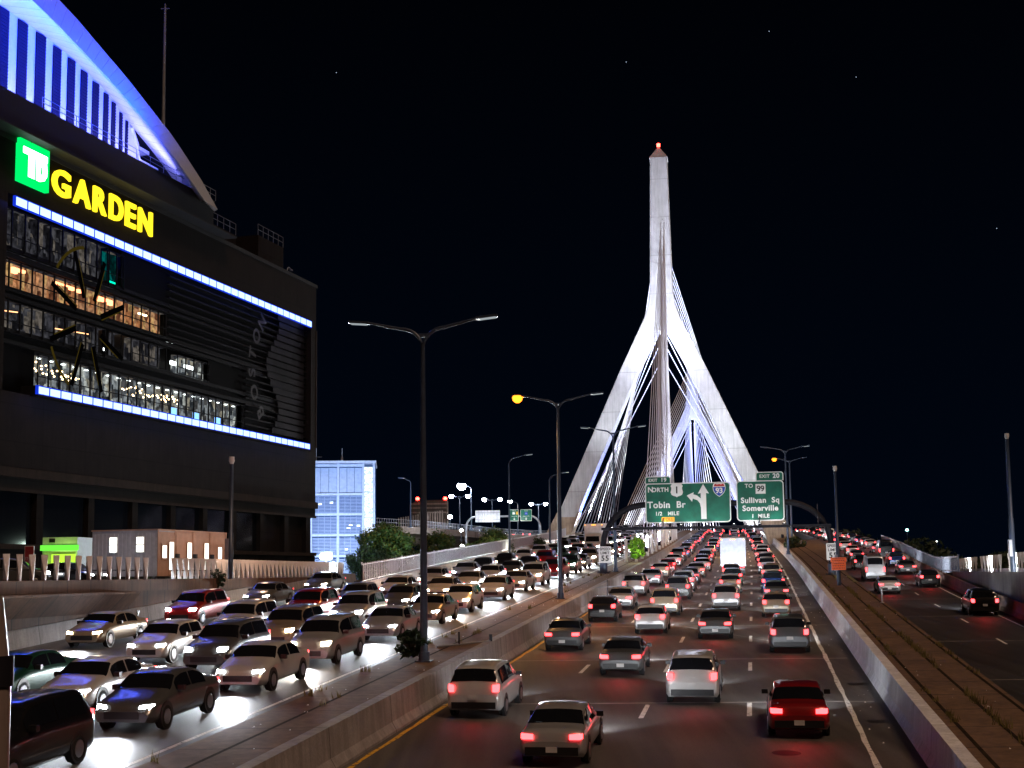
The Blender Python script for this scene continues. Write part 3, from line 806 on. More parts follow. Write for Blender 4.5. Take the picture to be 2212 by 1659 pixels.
far = [(-9.45, 235, 15.2, 5.3, (1, 1), 'first white double lamp on the viaduct, below the biggest white glare'), (-3.9, 250, 15.2, 5.5, (1, 1), 'white double lamp on the viaduct behind the blank white sign back'),
       (.95, 260, 15.2, 5.6, (1, 0), 'white-headed lamp on the viaduct between the two small green signs'), (5.24, 270, 15.2, 5.6, (1, 1), 'rightmost white double lamp on the viaduct beside the bridge leg')]
for x, y, z, h, ar, lb in far:
    double_lamp(lb, x, y, z, h, 1.75, HZ, (M['lens_white'], M['lens_white']), 'white lamps on the viaduct', ar, .09, .9)
double_lamp('tallest white lamp over the viaduct with the biggest star-like glare', -6.75, 215, 14.4, 6.6, 1.75, HZ, (M['lens_white'], M['pole']), None, (1, 0), .09, 1.1)
def small_lamp(label, x, y, z0, z, mat, r=.35):
    t = thing('lamp_post', label, 'lamp', (x, y, z0))
    mb = MB(); mb.tube([(0, 0, 0), (0, 0, z - z0)], .06, 8); mb.build('pole', M['pole'], t)
    mb = MB()
    mb.tube([(0, 0, z - z0 - r), (0, 0, z - z0 - r * .6), (0, 0, z - z0), (0, 0, z - z0 + r * .5)], [r * .3, r, r, r * .3], 10)
    mb.build('lamp_globe', mat, t)
    return t
small_lamp('small white lamp on the viaduct edge right of the ribbed wall', -9.5, 200, 14.7, 15.9, M['lens_white'])
small_lamp('white lamp under the viaduct beside the pier neck', -7.9, 205, 8.3, 11.6, M['lens_white'], .3)
small_lamp('low white lamp below the viaduct next to the square concrete column', -10.2, 200, 6.7, 10.2, M['lens_white'], .3)
small_lamp('white lamp on the viaduct face above the pier', -8.4, 214, 12.5, 14.3, M['lens_white'], .28)
small_lamp('tiny yellowish lamp among the left trees', -14.6, 150, 6.7, 8.9, glow('pale_lamp', (.9, 1, .6), 12, False), .2)
small_lamp('white lamp on the bar fence of the side ramp at right', X2(170) + RR(170) + 2.4, 172, 6.8, 9.3, M['lens_white'], .22)
small_lamp('small teal light on a mast far beyond the side ramp', 70, 235, 6.8, 14.2, glow('teal_lamp', (.3, 1, .8), 14, False), .28)
small_lamp('faint white lamp among the dark trees at far right', 80, 250, 6.8, 12.4, glow('faint_lamp', (1, 1, .9), 6, False), .16)
# real light cast by the sodium head and white lamps
def pspot(loc, watt, colr, angle=150): spot('lamp_light', loc, (loc[0] + .01, loc[1], loc[2] - 10), watt, colr, angle, .8, .25)
pspot((.3, 87.0, 18.0), 5200, (1, .46, .14)); pspot((32.2, 196.4, 21.5), 6500, (1, .5, .18), 165)
point('lamp_light', (-10.9, 235.2, 20.7), 1500, (1, 1, 1)); point('lamp_light', (-8.4, 214, 21), 3500, (1, 1, 1)); point('lamp_light', (-8.0, 200, 11.4), 900, (1, .95, .8)); point('lamp_light', (4, 268, 20.9), 1500, (1, 1, 1))
point('lamp_light', (-10.2, 199, 10.3), 700, (1, .92, .7))

# plain posts with small caps
def camera_post(label, x, y, z, h, r=.12, box=True):
    t = thing('camera_post', label, 'post', (x, y, z))
    mb = MB(); mb.tube([(0, 0, 0), (0, 0, h * .4), (0, 0, h * .402), (0, 0, h)], [r * 1.3, r * 1.2, r, r * .8], 12); mb.build('pole', M['pole'], t)
    mb = MB(); mb.tube([(0, 0, h), (0, 0, h + .18), (0, 0, h + .42)], [.1, .17, .15], 10); mb.build('camera_dome', M['white'], t)
    if box:
        mb = MB(); mb.box(-.3, -.08, -.25, .05, 1.1, 2.3); mb.build('control_box', M['pole_grey'], t)
    return t
camera_post('slim dark camera post rising from the right strip beside the orange sign', 24.5, 100, zr(100) + 1.0, 8.6)
camera_post('tall dark camera post standing at the right edge beside the white toothed fence', 35.8, 95, 6.86, 9.55, .16)
camera_post('dark camera post at the end of the tan cabins behind the white fence', -16.22, 76, 7.0, 6.6, .12)

# near post cut by the left frame edge
t = thing('near_post', 'thick brownish post close to the camera at the lower left edge', 'post', (-4.655, 12, 1.0))
mb = MB(); mb.tube([(0, 0, 0), (0, 0, 5.2), (-.03, 0, 5.95)], [.15, .13, .07], 14); mb.build('pole', flat('near_post_paint', (.28, .22, .20), .35, .2), t)
mb = MB(); mb.tube([(.0, 0, 5.15), (.0, 0, 5.42)], [.15, .15], 14); mb.build('collar', M['pole_dark'], t)

# ------------------------------------------------------------------ near sign gantry
GX, GY = 17.9, 117.2
gang = -R(10.4)
GR = empty('sign_gantry', (GX, GY, 0), gang)
tag(GR, 'dark monotube gantry arching over the tail-lit lanes and carrying the big green signs', 'sign gantry')
hw = 9.98; rl_ = 3.7; zt = 13.15; z0l = zr(119) + 1.2; z0r = zr(115) + 1.0
pth = [(-hw, 0, z0l), (-hw, 0, zt - rl_)] + [(-hw + rl_ * 1.05 * (1 - math.cos(a)), 0, zt - rl_ + rl_ * math.sin(a)) for a in [PI / 2 * k / 8 for k in range(1, 9)]]
pth += [(hw - rl_ * 1.05 * (1 - math.cos(a)), 0, zt - rl_ + rl_ * math.sin(a)) for a in [PI / 2 * k / 8 for k in range(8, 0, -1)]] + [(hw, 0, zt - rl_), (hw, 0, z0r)]
mb = MB(); mb.tube(pth, .27, 14); mb.build('arch_tube', M['pole_dark'], GR)
for s_, zz in ((-1, z0l), (1, z0r)):
    mb = MB(); mb.tube([(s_ * hw, 0, zz - .1), (s_ * hw, 0, zz + .95)], .36, 14); mb.tube([(s_ * hw, 0, zz - .1), (s_ * hw, 0, zz + .06)], .6, 14)
    for k in range(6): mb.tube([(s_ * hw + .5 * math.cos(k), .5 * math.sin(k), zz), (s_ * hw + .5 * math.cos(k), .5 * math.sin(k), zz + .16)], .04, 6)
    mb.build('foot', M['pole'], GR)
mb = MB(); mb.bar((-hw, -1.15, 11.0), (hw, -1.15, 11.0), .24, .24); mb.build('lighting_beam', M['pole_dark'], GR)
for x in (-8.9, -4.5, 3.9, 8.9):
    mb = MB(); mb.bar((x, -1.15, 11), (x, -.05, 12.9), .08, .08); mb.build('bracket', M['pole_dark'], GR)
for x in (-5.2, -2.9, -.6, 1.7, 3.9, 6.0):
    mb = MB(); mb.box(x - .18, x + .18, -1.55, -1.2, 11.13, 11.24); mb.build('lighting_fixture', M['pole_dark'], GR)
    mb = MB(); mb.box(x - .05, x + .05, -1.45, -1.35, 11.25, 11.29); mb.build('fixture_lens', glow('fixture_lens', (1, 1, 1), 3, False), GR)

def rr_panel(mb, x0, x1, z0, z1, y0, y1, r, mi=0, corners=(1, 1, 1, 1)):
    pl = []
    for cx_, cz_, a0, ok in ((x1 - r, z1 - r, 0, corners[0]), (x0 + r, z1 - r, 90, corners[1]), (x0 + r, z0 + r, 180, corners[2]), (x1 - r, z0 + r, 270, corners[3])):
        if ok:
            for k in range(5):
                a = R(a0 + k * 22.5); pl.append((cx_ + r * math.cos(a), cz_ + r * math.sin(a)))
        else: pl.append((cx_ + r * (1 if a0 in (0, 270) else -1), cz_ + r * (1 if a0 < 170 else -1)))
    mb.prism(pl, y0, y1, mi)
def gsign(label, cx, x0, x1, z0, z1, lean=0):
    """x in gantry axis coordinates"""
    t = empty('road_sign', (GX + math.cos(gang) * cx + math.sin(gang) * .62, GY + math.sin(gang) * cx - math.cos(gang) * .62, 0), gang)
    tag(t, label, 'road sign', 'green overhead signs')
    mb = MB(); rr_panel(mb, x0, x1, z0, z1, -.02, .04, .32); mb.build('border', M['sign_white'], t)
    mb = MB(); rr_panel(mb, x0 + .09, x1 - .09, z0 + .09, z1 - .09, -.035, -.015, .26); mb.build('panel', M['sign_green'], t)
    mb = MB()
    for q in (.2, .5, .8): xx = x0 + (x1 - x0) * q; mb.box(xx - .05, xx + .05, .045, .3, z0 + .1, z1 - .1)
    mb.build('stiffener', M['pole_dark'], t)
    return t
SW = M['sign_white']
def tx(t, s_, x, z, size, mat=SW, bold=.012, sp=1.1, align='CENTER', name='lettering', y=-.045, xs=1.0):
    return text_part(name, s_, size, mat, t, (x, y, z), bold=bold, depth=.006, align=align, spacing=sp, xs=xs)
s1 = gsign('wide green overhead sign reading NORTH 1 Tobin Br with arrows and a 93 shield', -2.3, -3.76, 3.76, 11.45, 15.0)
mb = MB(); rr_panel(mb, -3.76, -1.45, 14.985, 15.62, -.02, .03, .2, 0, (1, 1, 0, 0)); mb.build('exit_border', M['sign_white'], s1)
mb = MB(); rr_panel(mb, -3.68, -1.53, 15.0, 15.54, -.035, -.018, .15, 0, (1, 1, 0, 0)); mb.build('exit_panel', M['sign_green'], s1)
tx(s1, 'EXIT', -3.05, 15.27, .36); tx(s1, '19', -2.1, 15.28, .50)
tx(s1, 'N', -3.28, 14.42, .66, bold=.02); tx(s1, 'ORTH', -2.42, 14.40, .52, bold=.018)
tx(s1, 'Tobin  Br', -1.9, 13.05, .80, bold=.022, sp=1.08)
tx(s1, '1/2   MILE', -1.85, 12.28, .46, bold=.012)
mb = MB(); rr_panel(mb, -2.35, -1.2, 11.56, 11.98, -.05, -.037, .06); mb.build('toll_panel', M['sign_yellow'], s1)
tx(s1, 'TOLL', -1.77, 11.77, .36, M['sign_orange'], y=-.056)
# US route shield
def poly(mb, pts, cx, cz, sc, y0=-.05, y1=-.037): mb.prism([(cx + x * sc, cz + z * sc) for x, z in pts], y0, y1)
half = [(0, 1), (.28, .93), (.5, 1.0), (.72, .9), (.9, .62), (.78, .35), (.82, .05), (.92, -.3), (.78, -.68), (.45, -.85), (.15, -.92), (0, -1.05)]
us = half + [(-x, z) for x, z in half[-2:0:-1]]
mb = MB(); poly(mb, us, -.95, 14.35, .60); mb.build('route_shield', M['sign_white'], s1)
tx(s1, '1', -.95, 14.34, .85, M['sign_black'], .02, y=-.056)
# arrows
mb = MB(); y0, y1 = -.05, -.037
mb.prism([(1.15, 11.75), (1.62, 11.75), (1.62, 14.05), (1.88, 14.0), (1.38, 14.85), (.90, 14.0), (1.15, 14.05)], y0, y1)
curve = [(1.15, 12.75), (1.12, 13.05), (.95, 13.35), (.68, 13.52), (.45, 13.58)]
curve2 = [(.50, 13.95), (.82, 13.85), (1.15, 13.62), (1.15, 13.3)]
mb.prism([(.45, 13.58), (.38, 13.30), (-.08, 13.86), (.55, 14.14), (.50, 13.95), (.82, 13.85), (1.15, 13.58), (1.15, 12.75), (1.06, 13.15), (.86, 13.42)], y0 - .002, y1 - .002)
mb.build('arrow', M['sign_white'], s1)
# interstate shield
hs = [(0, .88), (.3, .8), (.62, .95), (.80, .62), (.86, .25), (.80, -.15), (.6, -.52), (.3, -.8), (0, -1.0)]
ish = hs + [(-x, z) for x, z in hs[-2:0:-1]]
mb = MB(); poly(mb, ish, 2.78, 14.35, .66); mb.build('interstate_shield', M['sign_white'], s1)
mb = MB(); poly(mb, [(.85, .34)] + [p for p in ish if p[1] < .3 and p[0] >= 0] + [p for p in ish if p[1] < .3 and p[0] < 0] + [(-.85, .34)], 2.78, 14.35, .60, -.055, -.051); mb.build('shield_field', M['sign_blue'], s1)
mb = MB(); poly(mb, [(-.8, .44), (.8, .44), (.62, .86), (.3, .72), (0, .8), (-.3, .72), (-.62, .86)], 2.78, 14.35, .60, -.055, -.051); mb.build('shield_band', M['sign_red'], s1)
tx(s1, '93', 2.78, 14.22, .66, SW, .02, .95, y=-.062)
s2 = gsign('smaller green overhead sign reading TO 99 Sullivan Sq Somerville 1 MILE', 4.02, -2.05, 2.05, 11.5, 15.05)
mb = MB(); rr_panel(mb, -.35, 2.05, 15.035, 15.80, -.02, .03, .22, 0, (1, 1, 0, 0)); mb.build('exit_border', M['sign_white'], s2)
mb = MB(); rr_panel(mb, -.27, 1.97, 15.05, 15.72, -.035, -.018, .17, 0, (1, 1, 0, 0)); mb.build('exit_panel', M['sign_green'], s2)
tx(s2, 'EXIT', .42, 15.4, .40); tx(s2, '20', 1.42, 15.42, .56, bold=.018)
tx(s2, 'TO', -.95, 14.58, .48, bold=.014)
mb = MB(); mb.box(-.38, .48, -.05, -.037, 13.88, 14.74); mb.build('route_marker', M['sign_white'], s2)
tx(s2, '99', .05, 14.31, .70, M['sign_black'], .015, .95, y=-.056)
tx(s2, 'Sullivan  Sq', -.02, 13.3, .66, bold=.02, sp=1.1); tx(s2, 'Somerville', -.02, 12.6, .66, bold=.02, sp=1.1); tx(s2, '1  MILE', -.02, 11.92, .46, bold=.014)
for x in (-4.4, -2.0, 0.4, 3.0, 5.2):
    q = (GX + math.cos(gang) * x + math.sin(gang) * 1.5, GY + math.sin(gang) * x - math.cos(gang) * 1.5)
    spot('sign_light', (q[0], q[1], 11.05), (GX + math.cos(gang) * x + math.sin(gang) * .6, GY + math.sin(gang) * x - math.cos(gang) * .6, 13.4), 105, (.93, 1, .97), 140, 1.0, .1)

# speed limit signs on the gantry legs, orange board on the camera post
def speed_sign(label, x, y, z, mat=M['sign_white']):
    t = thing('speed_limit_sign', label, 'speed sign', (x, y, z), gang, 'white speed limit 55 signs')
    mb = MB(); rr_panel(mb, -.56, .56, -.72, .74, -.02, .02, .08); mb.build('panel', mat, t)
    mb = MB(); rr_panel(mb, -.53, .53, -.69, .71, -.023, -.021, .07); mb.build('border', M['sign_white'], t)
    for s_, zz, sz in (('SPEED', .50, .33), ('LIMIT', .15, .33), ('55', -.33, .66)):
        text_part('lettering', s_, sz, M['sign_black'], t, (0, -.03, zz), bold=.008 if sz < .5 else .02, depth=.004, spacing=1.05 if sz < .5 else 1.15)
    return t
speed_sign('white speed limit 55 sign on the left gantry leg against the headlight glare', GX - math.cos(gang) * hw + .1, GY - math.sin(gang) * hw - .75, 8.72)
speed_sign('white speed limit 55 sign on the right gantry leg above the dark strip', GX + math.cos(gang) * hw - .05, GY + math.sin(gang) * hw - .75, 8.72)
t = thing('notice_board', 'orange work-zone notice board on the slim post beside the right speed limit sign', 'notice sign', (24.45, 99.7, 7.55), gang)
mb = MB(); mb.box(-.58, .58, -.02, .02, .18, .52); mb.box(-.52, .52, -.02, .02, -.42, .165); mb.build('panel', M['sign_orange'], t)
mb = MB()
for zz in (.43, .30, .06, -.10, -.27):
    x = -.46
    while x < .44:
        ww = rnd.uniform(.05, .12); mb.box(x, min(x + ww, .46), -.027, -.021, zz - .035, zz + .03); x += ww + .035
mb.build('small_print', flat('dark_red_print', (.35, .03, .01), .5), t)

# ------------------------------------------------------------------ arena building (local x runs along the facade, local y into it)
AR = empty('arena_building', (-23.7, 160.0, 0), math.atan2(1, .289))
tag(AR, 'huge brown arena building with a blue-lit curved roof and rows of lit windows at left', 'arena')
S0, S1 = -66.0, -0.6
G0, G1_ = -59.6, -2.0          # glazed field
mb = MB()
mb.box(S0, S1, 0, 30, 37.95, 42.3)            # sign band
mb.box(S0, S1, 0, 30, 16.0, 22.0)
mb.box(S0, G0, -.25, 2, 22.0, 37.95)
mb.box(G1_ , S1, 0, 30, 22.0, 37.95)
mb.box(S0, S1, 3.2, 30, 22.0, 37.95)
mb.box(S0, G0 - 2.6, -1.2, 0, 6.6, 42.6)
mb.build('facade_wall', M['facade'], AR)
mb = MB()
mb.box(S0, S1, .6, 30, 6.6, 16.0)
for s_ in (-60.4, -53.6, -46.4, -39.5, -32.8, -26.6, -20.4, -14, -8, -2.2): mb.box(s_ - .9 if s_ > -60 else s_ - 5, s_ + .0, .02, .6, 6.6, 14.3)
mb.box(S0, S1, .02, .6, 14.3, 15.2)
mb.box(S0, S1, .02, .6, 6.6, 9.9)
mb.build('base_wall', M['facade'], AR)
mb = MB(); mb.box(S0, S1, -.35, .6, 15.2, 15.95); mb.box(S0, S1, -.14, .02, 14.05, 14.3); mb.box(S0, S1, -.2, .018, 9.5, 9.9); mb.build('ledge', M['ledge'], AR)
for k, s_ in enumerate((-59.5, -53.6, -46.4, -39.5, -32.8, -26.6, -20.4)):
    mb = MB(); x1 = (-54.5, -47.3, -40.4, -33.7, -27.5, -21.3, -14.9)[k]; mb.box(s_, x1, .5, .59, 9.9, 14.3); mb.build('dark_window', M['darkglass'], AR)
# roof line coping
mb = MB(); mb.box(S0, S1 + .15, -.12, .5, 42.3, 42.7); mb.build('coping', M['roofdark'], AR)
mb = MB(); mb.box(S1, S1 + .25, -.05, .1, 22.6, 37); mb.build('corner_trim', M['ledge'], AR)
# recessed dark glass and spandrels with horizontal blades
mb = MB(); mb.box(G0, G1_, 1.0, 1.1, 22.0, 37.95); mb.build('glass_wall', M['darkglass'], AR)
mb = MB()
for z in [33.3 + .62 * k for k in range(0)] + [x for x in (23.0 + .72 * k for k in range(20))]: mb.box(-33.6 if z > 29.6 else -17.5, G1_, .60, .95, z, z + .12)
mb.build('blade', flat('facade_blades', (.010, .009, .010), .6, spec=.15), AR)
mb = MB()
for z in (26.0, 26.9, 29.7, 30.3, 33.0, 33.6): mb.box(G0, G1_, .70, 1.0, z, z + .35)
mb.build('spandrel', M['mull'], AR)
# LED light boxes (two long strips)
def led_strip(s0, s1, z0, z1, y0, y1, n):
    for k in range(n):
        a = s0 + (s1 - s0) * k / n; b_ = s0 + (s1 - s0) * (k + 1) / n
        mb = MB(); mb.box(a, b_, y0, y1, z0, z1); o = mb.build('light_box', M['led_edge'], AR)
        mb = MB(); mb.box(a + .10, b_ - .10, y0 - .03, y0 - .005, z0 + .07, z1 - .10); mb.build('lit_panel', M['led'], o)
led_strip(-58.5, -2.1, 37.1, 37.93, -.12, .12, 36)
led_strip(-55.8, -3.8, 22.05, 22.80, -.75, -.5, 34)
mb = MB(); mb.box(-55.8, -3.8, -.5, .9, 22.05, 22.8); mb.build('canopy', M['black'], AR)
mb = MB(); mb.box(-55.8, -3.8, -.75, .0, 21.93, 22.05); mb.build('canopy_soffit', M['facade'], AR)
# windows: each bay with frame, mid rail, lit room behind the pane
win_protos = {}
def window(kind, s0, z0, wd, ht, depth=.8):
    key = (kind, round(wd, 2), round(ht, 2))
    if key not in win_protos:
        fr = MB(); t_ = .07
        fr.box(0, t_, 0, .1, 0, ht); fr.box(wd - t_, wd, 0, .1, 0, ht); fr.box(t_, wd - t_, 0, .09, 0, t_); fr.box(t_, wd - t_, 0, .09, ht - t_, ht); fr.box(t_, wd - t_, .01, .07, ht * .34, ht * .34 + .08)
        f = fr.build('window', M['mull'], AR)
        rm = MB(); rm.add([(0, depth, 0), (wd, depth, 0), (wd, depth, ht), (0, depth, ht)], [(0, 1, 2, 3)], 0); rm.add([(0, .3, ht - .02), (wd, .3, ht - .02), (wd, depth, ht - .02), (0, depth, ht - .02)], [(0, 1, 2, 3)], 1); rm.add([(0, .3, .02), (wd, .3, .02), (wd, depth, .02), (0, depth, .02)], [(0, 1, 2, 3)], 1)
        r = rm.build('room', [M[kind], M['room_dim']], f)
        win_protos[key] = f
        f.location = (s0, .62, z0); return f
    src = win_protos[key]; f = src.copy(); col.objects.link(f); f.location = (s0, .62, z0)
    for ch in src.children:
        c = ch.copy(); col.objects.link(c); c.parent = f
    return f
def win_row(kind, s0, s1, z0, z1, bay, skip=()):
    n = int(round((s1 - s0) / bay)); b_ = (s1 - s0) / n
    for k in range(n):
        if k in skip: continue
        window(kind, s0 + k * b_, z0, b_, z1 - z0)
mb = MB(); mb.box(G0, G1_, 2.9, 3.0, 22, 37.9); mb.build('inner_wall', M['black'], AR)
bpy.data.objects.remove(bpy.data.objects['glass_wall'])
mb = MB()
for a, b_, z0, z1 in ((G0, -33.9, 26.05, 26.9), (G0, G1_, 29.55, 30.55), (G0, G1_, 32.9, 33.5), (-33.9, G1_, 30.55, 32.9), (-25.3, G1_, 26.05, 29.55), (-17.9, G1_, 22.6, 26.05), (-33.9, -25.3, 26.05, 27.3), (-44.3, -43.4, 26.9, 29.55), (G0, -54.1, 22.0, 26.05), (-41.6, G1_, 33.5, 37.3)):
    mb.box(a, b_, .92, 1.02, z0, z1)
mb.build('spandrel_glass', flat('black_cladding', (.002, .002, .0025), .8, spec=.05), AR)
win_row('room_warm', -59.5, -34.0, 30.55, 32.85, 1.46)
win_row('room_dim', -59.5, -44.3, 26.9, 29.5, 1.46)
win_row('room_dim', -43.3, -33.9, 27.3, 29.5, 1.5, (1,))
win_row('room_cool', -33.4, -25.4, 27.3, 29.2, 1.5, (0,))
win_row('room_cool', -54.0, -18.0, 22.85, 25.75, 1.5)
win_row('room_dim', -59.5, -44.2, 33.6, 37.1, 1.7)
win_row('room_teal', -44.0, -41.5, 33.6, 36.9, 1.25)
# lamps seen inside the rooms
for s_ in (-56.8, -56.3, -55.8, -51.3, -50.9, -50.2, -49.6, -49.0, -47.9, -45.0, -44.4, -43.8, -43.1):
    mb = MB(); mb.box(s_ - .28, s_ + .28, .95, 1.2, 32.2 + rnd.uniform(-.25, .2), 32.45); mb.build('ring_lamp', M['bulb_red'], AR)
mb = MB()
for s_ in [-53.8 + .42 * k for k in range(16)] + [-40.5 + .45 * k for k in range(22)]:
    for z in (24.4, 24.75):
        zz = z + rnd.uniform(-.28, .35); r_ = .055; xx = s_ + rnd.uniform(-.1, .1); yy = rnd.uniform(.85, 1.25)
        mb.box(xx - r_, xx + r_, yy, yy + .1, zz - r_, zz + r_)
for s_ in (-38, -37.2, -31.6, -30.7): mb.box(s_ - .25, s_ + .25, 1.0, 1.2, 32.1, 32.22)
mb.build('pendant_bulb', M['bulb'], AR)
mb = MB()
for s_ in [-53 + 1.7 * k for k in range(21)]:
    mb.box(s_ - .16, s_ + .16, 1.2, 1.5, 25.5, 25.56)
for s_ in (-31.5, -28.8, -27.9): mb.box(s_ - .5, s_ + .5, 1.3, 1.4, 28.2, 28.6)
for s_, z in ((-44.1, 27.6), (-33.4, 30.2), (-32.5, 30.2)): mb.box(s_ - .15, s_ + .15, .85, .95, z, z + .25)
mb.build('ceiling_lamp', M['bulb_white'], AR)
mb = MB()
for a, b_, z in ((-59.5, -56.2, 28.5), (-51.2, -46.3, 28.4)): mb.bar((a, 1.1, z), (b_, 1.1, z + .35), .06, .08)
mb.build('neon_tube', glow('orange_tube', (1, .45, .2), 3, False), AR)
mb = MB()
for s_ in (-32.0, -27.6, -23.1): mb.box(s_, s_ + 1.1, 1.2, 1.3, 23.1, 23.9)
mb.build('screen', glow('blue_screen', (.2, .45, 1), 2.2, False), AR)
mb = MB(); mb.box(-43.0, -41.7, 1.3, 1.35, 33.9, 34.35); mb.build('green_panel', glow('green_neon', (0, 1, .5), 1.6, False), AR)
# giant dark window graphic: ring with spokes edged in gold film
def strip_poly(mb, pts, wd, y):
    for a, b_ in zip(pts, pts[1:]):
        d = Vector((b_[0] - a[0], 0, b_[1] - a[1])); nrm = Vector((-d.z, 0, d.x)).normalized() * wd / 2
        A = Vector((a[0], y, a[1])); B = Vector((b_[0], y, b_[1])); mb.add([A - nrm, A + nrm, B + nrm, B - nrm], [(0, 1, 2, 3)])
mb = MB(); gc = (-47.2, 29.6)
ringp = [(gc[0] + 6.3 * math.cos(a), gc[1] + 6.9 * math.sin(a)) for a in [2 * PI * k / 24 for k in range(25)]]
for a in [PI / 4 * k + .39 for k in range(8)]: strip_poly(mb, [(gc[0] + 2 * math.cos(a), gc[1] + 2.2 * math.sin(a)), (gc[0] + 5.9 * math.cos(a), gc[1] + 6.4 * math.sin(a))], .5, .505)
mb.build('window_graphic', flat('graphic_film', (.0025, .0025, .003), 1.0, spec=0), AR)
mb = MB()
strip_poly(mb, [(gc[0] + 5.9 * math.cos(a), gc[1] + 6.6 * math.sin(a)) for a in [PI * (.55 + .25 * k / 8) for k in range(9)]], .3, .49)
strip_poly(mb, [(gc[0] + 5.9 * math.cos(a), gc[1] + 6.6 * math.sin(a)) for a in [PI * (1.15 + .2 * k / 8) for k in range(9)]], .3, .49)
for a in [PI / 4 * k + .39 for k in range(8)]:
    for q in (-.3,): strip_poly(mb, [(gc[0] + 2 * math.cos(a) - q * math.sin(a), gc[1] + 2.2 * math.sin(a) + q * math.cos(a)), (gc[0] + 5.2 * math.cos(a) - q * math.sin(a), gc[1] + 5.7 * math.sin(a) + q * math.cos(a))], .12, .488)
mb.build('gold_edge', M['gold'], AR)
# grey mural field near the far corner and its arched lettering
mm = flat('mural_grey', (.016, .016, .021), .7, vary=.6, scale=.25, spec=.1)
mb = MB()
for k in range(18):
    z0 = 23.4 + .78 * k; x0 = -11.3 + 1.6 * math.sin(k * .5); mb.box(x0, -3.0, .48, .52, z0, z0 + .62)
mb.build('mural_panel', mm, AR)
mt = flat('mural_letter', (.03, .03, .036), .7)
arc = [(-14.2, 25.4), (-15.7, 27.5), (-16.3, 29.6), (-16.2, 31.7), (-15.3, 33.8), (-14.0, 35.6)]
for k, ch in enumerate('BOSTON'):
    a = math.atan2(arc[min(k + 1, 5)][1] - arc[max(k - 1, 0)][1], arc[min(k + 1, 5)][0] - arc[max(k - 1, 0)][0])
    m = text_part('mural_letter', ch, 2.2, mt, AR, (arc[k][0], .45, arc[k][1]), bold=.06, depth=.01)
    m.rotation_euler = Matrix.Rotation(-(a), 3, 'Y').to_4x4().to_euler() if False else (PI / 2, -a, 0)
# upper storey: ribbed wall behind, curved roof overhang in front
Zl = 47.6
mb = MB(); mb.box(S0, -23.5, 1.5, 1.7, 42.4, 47.2); mb.box(S0, -22.9, 1.7, 6.0, 47.0, 47.35); mb.build('parapet', M['roofdark'], AR)
mb = MB(); mb.box(S0, -31.0, 5.2, 5.9, 47.35, 47.75); mb.build('wall_ledge', M['stripe'], AR)
ftop = [(-68, 58.4), (-60, 58.1), (-52.7, 57.0), (-49.8, 56.3), (-46.6, 55.3), (-42.9, 54.2), (-40.1, 53.25), (-37.5, 52.3), (-33.8, 51.0), (-30.6, 49.45), (-27.9, 48.1), (-24.4, 45.9)]
flow = [(-68, 56.1), (-60, 55.6), (-56.9, 55.05), (-52.5, 54.15), (-48.8, 53.2), (-44.1, 51.95), (-39.0, 50.3), (-34.0, 48.5), (-28.0, 45.8)]
sin_ = [(-68, 57.3), (-58, 57.2), (-51.2, 56.9), (-47.0, 56.7), (-42.4, 56.15), (-38.7, 55.4), (-35.9, 54.6), (-32.6, 53.0), (-29.3, 51.9), (-26.3, 50.7), (-23.25, 49.3), (-20.6, 48.1)]
def res(pts, n):
    L_ = [0]
    for a, b_ in zip(pts, pts[1:]): L_.append(L_[-1] + math.hypot(b_[0] - a[0], b_[1] - a[1]))
    o = []
    for k in range(n):
        d = L_[-1] * k / (n - 1); i = 0
        while i < len(pts) - 2 and L_[i + 1] < d: i += 1
        t_ = (d - L_[i]) / (L_[i + 1] - L_[i]); o.append((pts[i][0] + (pts[i + 1][0] - pts[i][0]) * t_, pts[i][1] + (pts[i + 1][1] - pts[i][1]) * t_))
    return o
N = 34
A_, B_, C_ = res(ftop, N), res(flow, N), res(sin_, N)
for k in range(N - 1):
    g_ = .02
    mb = MB()
    a0, a1, b0, b1 = A_[k], A_[k + 1], B_[k], B_[k + 1]
    q = lambda p, p2, t_: (p[0] + (p2[0] - p[0]) * t_, p[1] + (p2[1] - p[1]) * t_)
    a1 = q(a0, a1, 1 - g_); b1 = q(b0, b1, 1 - g_)
    vs = [(b0[0], 0, b0[1]), (b1[0], 0, b1[1]), (a1[0], .5, a1[1]), (a0[0], .5, a0[1]), (b0[0], .4, b0[1] + .2), (b1[0], .4, b1[1] + .2), (a1[0], .9, a1[1] - .2), (a0[0], .9, a0[1] - .2)]
    mb.add(vs, [(0, 1, 2, 3), (4, 7, 6, 5), (0, 4, 5, 1), (3, 2, 6, 7), (0, 3, 7, 4), (1, 5, 6, 2)])
    mb.build('fascia_panel', M['fascia'], AR)
mb = MB()
for k in range(N - 1):
    b0, b1, c0_, c1_ = B_[k], B_[k + 1], C_[k], C_[k + 1]
    b1 = q(b0, b1, .98); c1_ = q(c0_, c1_, .98)
    mb.add([(b0[0], .05, b0[1]), (b1[0], .05, b1[1]), (c1_[0], 6.0, c1_[1]), (c0_[0], 6.0, c0_[1])], [(0, 1, 2, 3)])
mb.build('soffit', M['soffit'], AR)
mb = MB(); rg = [[(A_[k][0], .5, A_[k][1]), (C_[k][0], 6.6, C_[k][1] + .8), (C_[k][0], 30, C_[k][1] + .8)] for k in range(N)]; mb.loft(rg, False, False); mb.build('roof', M['roofdark'], AR)
rw = [(x, z) for x, z in res(sin_, 40) if x < -32.3]
mb = MB(); pl = [(-68, 47.4)] + [(-30.9, 47.4), (-31.0, 49.5), (-31.5, 51.3), (-32.4, 52.9)] + rw[::-1]
mb.prism(pl, 6.0, 6.4); mb.build('ribbed_wall', M['stripe'], AR)
